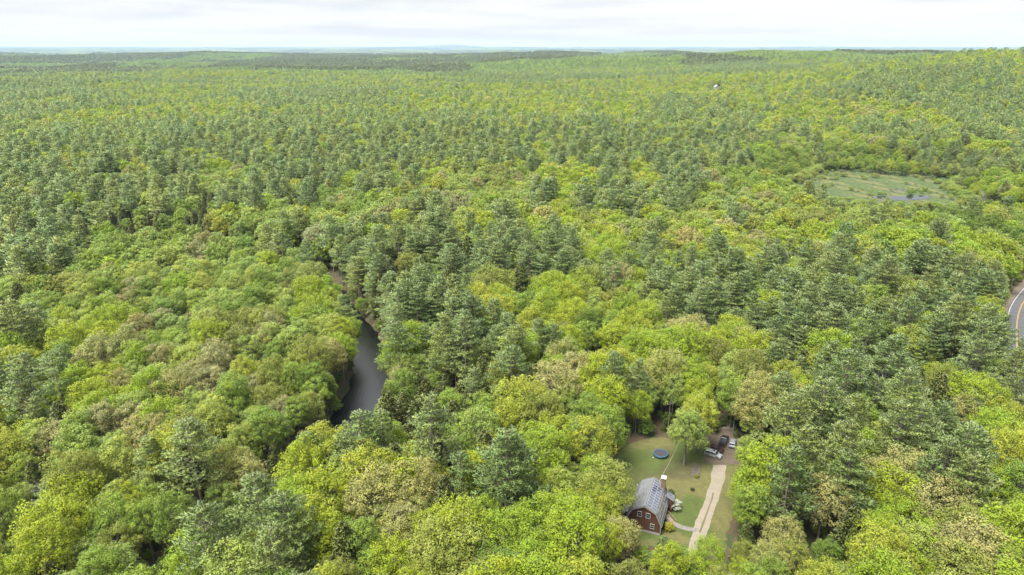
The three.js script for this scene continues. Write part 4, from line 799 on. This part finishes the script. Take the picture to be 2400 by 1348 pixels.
// ------------------------------------------------------------------ vehicles
function car(name, label, x, z, turn, { L, W, H, hood, boot, paint, sunroof, bed }) {
  const t = thing(name, label, bed ? 'truck' : 'car', x, 0.1, z, turn), belt = H * 0.56, wr = 0.35, ax = L / 2 - 0.85;   // front faces +z
  const pm = new THREE.MeshPhysicalMaterial({ color: new THREE.Color(...paint), roughness: 0.35, metalness: 0.2, clearcoat: 1, clearcoatRoughness: 0.08 });
  const s = new THREE.Shape(); s.moveTo(-L / 2 + 0.05, 0.32);
  for (const c of [-ax, ax]) { s.lineTo(c - wr - 0.07, 0.26); s.absarc(c, 0.36, wr + 0.07, Math.PI, 0, true); }
  s.lineTo(L / 2 - 0.05, 0.32); s.lineTo(L / 2, 0.6); s.lineTo(L / 2 - 0.12, belt - 0.16); s.lineTo(L / 2 - hood, belt); s.lineTo(-L / 2 + 0.08, belt); s.lineTo(-L / 2, 0.6); s.closePath();
  const body = new THREE.ExtrudeGeometry(s, { depth: W - 0.16, bevelEnabled: true, bevelSize: 0.07, bevelThickness: 0.08, bevelSegments: 2, curveSegments: 8 }).translate(0, 0, -(W - 0.16) / 2).rotateY(-Math.PI / 2);
  put('body', body, pm, t);
  const z1 = L / 2 - hood + 0.05, z0 = -L / 2 + boot, w0 = W / 2 - 0.05, w1 = W / 2 - 0.2, zf = z1 - (H - belt) * 0.85, zb = z0 + (H - belt) * (boot > 0.4 ? 0.7 : 0.25);
  const hexa = (a, b, y0, y1) => { const g = new THREE.BoxGeometry(1, 1, 1), p = g.attributes.position; for (let i = 0; i < p.count; i++) { const hi = p.getY(i) > 0, q = hi ? b : a; p.setXYZ(i, Math.sign(p.getX(i)) * q[0], hi ? y1 : y0, p.getZ(i) > 0 ? q[2] : q[1]); } g.computeVertexNormals(); return g; };
  put('cabin', hexa([w0, z0, z1], [w1, zb, zf], belt - 0.02, H - 0.06), glass, t);
  const roof = put('roof', hexa([w1 + 0.03, zb - 0.04, zf + 0.05], [w1 - 0.1, zb + 0.1, zf - 0.1], H - 0.09, H), pm, t);
  if (sunroof) put('sunroof', box(0.75, 0.03, 0.6, 0, H + 0.005, zf - 0.55), glass, roof);
  for (const e of [-1, 1]) {
    for (const [a, b] of [[z1, zf], [z0, zb], [(z0 + z1) / 2 - 0.1, (zb + zf) / 2 - 0.1]]) put('pillar', rod([e * (w0 + 0.01), belt, a], [e * (w1 + 0.01), H - 0.07, b], 0.06, 5), pm, t);
    put('headlight', box(0.36, 0.16, 0.1, e * (W / 2 - 0.3), belt - 0.26, L / 2 - 0.03), mat(0.7, 0.7, 0.7, 0.1), t);
    put('tail_light', box(0.22, 0.3, 0.1, e * (W / 2 - 0.22), belt - 0.2, -L / 2 + 0.01), mat(0.35, 0.02, 0.015, 0.25), t);
    put('mirror', box(0.18, 0.14, 0.1, e * (W / 2 + 0.1), belt + 0.05, z1 - 0.35), pm, t);
    for (const c of [-ax, ax]) { const wl = put('wheel', new THREE.CylinderGeometry(wr, wr, 0.24, 20).rotateZ(Math.PI / 2).translate(e * (W / 2 - 0.13), wr, c), mat(0.02, 0.02, 0.02, 0.9), t); put('rim', new THREE.CylinderGeometry(0.22, 0.22, 0.03, 12).rotateZ(Math.PI / 2).translate(e * (W / 2 - 0.005), wr, c), mat(0.5, 0.5, 0.52, 0.3, { metalness: 0.9 }), wl); }
  }
  if (bed) put('bed_cover', box(W - 0.3, 0.05, boot - 0.3, 0, belt + 0.03, -L / 2 + boot / 2 + 0.02), mat(0.025, 0.025, 0.028, 0.6), t);
  put('bumper', box(W - 0.1, 0.18, 0.12, 0, 0.45, L / 2 + 0.0), mat(0.05, 0.05, 0.05, 0.6), t); put('bumper', box(W - 0.1, 0.18, 0.12, 0, 0.45, -L / 2), mat(0.05, 0.05, 0.05, 0.6), t);
  return t;
}
car('parked_car', 'silver minivan with a dark sunroof at the end of the driveway', 55.7, -162.9, 0.98, { L: 4.5, W: 1.85, H: 1.72, hood: 1.0, boot: 0.1, paint: [0.27, 0.275, 0.28], sunroof: true });
car('parked_car', 'dark maroon sedan parked behind the silver minivan', 57.0, -165.8, 0.95 + Math.PI, { L: 4.8, W: 1.85, H: 1.45, hood: 1.3, boot: 1.0, paint: [0.035, 0.012, 0.014] });
car('parked_car', 'black pickup truck with a covered bed under the trees', 60.6, -169.6, 2.65, { L: 5.6, W: 1.95, H: 1.85, hood: 1.35, boot: 1.9, paint: [0.018, 0.018, 0.02], bed: true });
car('parked_car', 'light grey hatchback parked beside the black pickup truck', 62.8, -168.6, 2.75, { L: 4.5, W: 1.8, H: 1.5, hood: 1.1, boot: 0.4, paint: [0.18, 0.19, 0.20] });

// ------------------------------------------------------------------ poles, other houses
function pole(label, x, z, H, arm) {
  const t = thing('utility_pole', label, 'pole', x, height(x, z) - 0.3, z), m = mat(0.10, 0.08, 0.06, 1);
  put('post', cyl(0.16, 0.11, H, 8), m, t);
  put('cross_arm', box(2.4, 0.12, 0.14, 0, H - 0.6, 0.12).rotateY(arm), m, t);
  for (const k of [-1, 0, 1]) put('insulator', cyl(0.05, 0.04, 0.18, 8).translate(k * 1.0 * Math.cos(arm), H - 0.54, -k * 1.0 * Math.sin(arm)), mat(0.35, 0.36, 0.36, 0.3), t);
}
pole('dark wooden utility pole rising behind the trampoline', 45.4, -173.5, 11.5, 0.4);
pole('wooden utility pole beside the curve of the asphalt road', 222.5, -287, 10.5, 0.7);
function gableHouse(name, label, x, z, turn, W, D, eave, ridge, wallC, roofC, chimney = true, group) {
  const y = height(x, z), t = thing(name, label, 'house', x, y, z, turn, group);
  const g = new THREE.ExtrudeGeometry(new THREE.Shape([[-W / 2, -1], [W / 2, -1], [W / 2, eave], [0, ridge], [-W / 2, eave]].map((p) => new THREE.Vector2(...p))), { depth: D, bevelEnabled: false }).translate(0, 0, -D / 2);
  put('wall', g, mat(...wallC, 0.85), t);
  const rt = shingle(roofC); rt.repeat.set(0.5, 0.5); const rm = new THREE.MeshStandardMaterial({ map: rt, roughness: 0.9 });
  put('roof', slab(0, ridge + 0.18, W / 2 + 0.4, eave - 0.06, 0.14, -D / 2 - 0.4, D / 2 + 0.4), rm, t); put('roof', slab(-W / 2 - 0.4, eave - 0.06, 0, ridge + 0.18, 0.14, -D / 2 - 0.4, D / 2 + 0.4), rm, t);
  if (chimney) put('chimney', box(0.8, 2.2, 0.8, W * 0.12, ridge + 0.4, -D * 0.34), mat(0.55, 0.53, 0.5, 0.9), t);
  for (const s of [-1, 1]) { windowPart(t, s * W * 0.22, eave * 0.55, D / 2, 0.9, 1.2); for (const q of [-1, 0, 1]) windowPart(t, s * W / 2, eave * 0.55, q * D * 0.28, 0.9, 1.2, 'x'); }
  return t;
}
gableHouse('house', 'brown-roofed house almost hidden by yellow-green trees', 31, -209.5, -0.95, 8.5, 14, 4.6, 8.6, [0.20, 0.13, 0.09], [0.42, 0.33, 0.29]);
gableHouse('far_house', 'long low white-roofed building among the far trees', -254, -1475, 1.5, 13, 26, 9, 14, [0.45, 0.45, 0.45], [0.78, 0.78, 0.78], false);
gableHouse('far_house', 'small white gabled house half hidden on the wooded slope', 428, -1487, 0.2, 8, 10, 8, 12, [0.24, 0.235, 0.23], [0.5, 0.5, 0.52], true);

// ------------------------------------------------------------------ bare trees, marsh shrubs
const grey = mat(0.20, 0.19, 0.175, 1), bares = [1, 2, 3].map((k) => bareTree(60 + k * 3, 15 + k, 0.75 + 0.1 * k));
[[131, -163, 1.1, 'tall leafless grey tree among yellow-green oaks and pines'], [150.5, -209, 1.0, 'leafless grey tree in the pines near the asphalt road'], [105, -176, 1.05, 'leafless grey tree rising through a dense stand of pines'], [-88, -219, 1.1, 'tall leafless grey tree among the maples west of the river'],
  [-4, -202, 1.0, 'leafless grey tree between hemlocks and pines near the hidden house'], [-107, -131.5, 0.9, 'small leafless grey tree in the low woods west of the river'], [-17, -202.5, 1.1, 'tall leafless grey tree behind the hemlocks near the river'], [328, -470, 0.9, 'leafless grey tree at the edge of the marsh']].forEach(([x, z, s, label], i) => {
  const t = thing('bare_tree', label, 'tree', x, height(x, z), z, i * 1.3, 'leafless trees of the forest'); t.scale.setScalar(s);
  put('branches', bares[i % 3], grey, t);
});
{
  const r = rng(31), l = [], color = new THREE.Color(), im0 = SHAPES.maple[1][1].crown;
  for (let i = 0; i < 1600; i++) {
    const x = 170 + 230 * r(), z = -485 - 175 * r(), e = toEdge(MARSH, x, z), s = 0.12 + 0.26 * r(), dense = fbm(x * 0.05, z * 0.05, 2);
    if (e > 2 || toEdge(POND, x, z) < 2 || (e < -12 && dense < 0.49 + (z > -570 ? 0.1 : 0)) || (e < -4 && r() < 0.4)) continue;
    l.push([x, z, s * (e > -8 ? 1.2 : 0.8), r() * 6.28, r()]);
  }
  const rim = soft(MARSH, 4, 19, 14);
  for (const [x, z] of rim) if (z < -600 ? r() < 0.8 : r() < 0.22) for (let k = 0; k < 2; k++) { const e = 0.02 + 0.07 * r(); l.push([lerp(x, 285, e) + (r() - 0.5) * 9, lerp(z, -570, e) + (r() - 0.5) * 6, 0.26 + 0.3 * r(), r() * 6.28, r()]); }
  const im = new THREE.InstancedMesh(im0, white, l.length); im.name = 'marsh_shrubs'; im.castShadow = im.receiveShadow = true; scene.add(im);
  l.forEach(([x, z, s, t, c], i) => { mtx.compose(V(x, -2.1 - 4.2 * s, z), quat.setFromAxisAngle(up, t), V(s * 1.5, s, s * 1.5)); im.setMatrixAt(i, mtx); const a = c < 0.5 ? COLORS.L[0] : c < 0.8 ? COLORS.O[1] : COLORS.G[0]; im.setColorAt(i, color.setRGB(...a)); });
  tag(im, 'low green shrubs scattered over the marsh', 'shrubs', null, 'stuff');
}

renderer.render(scene, camera);
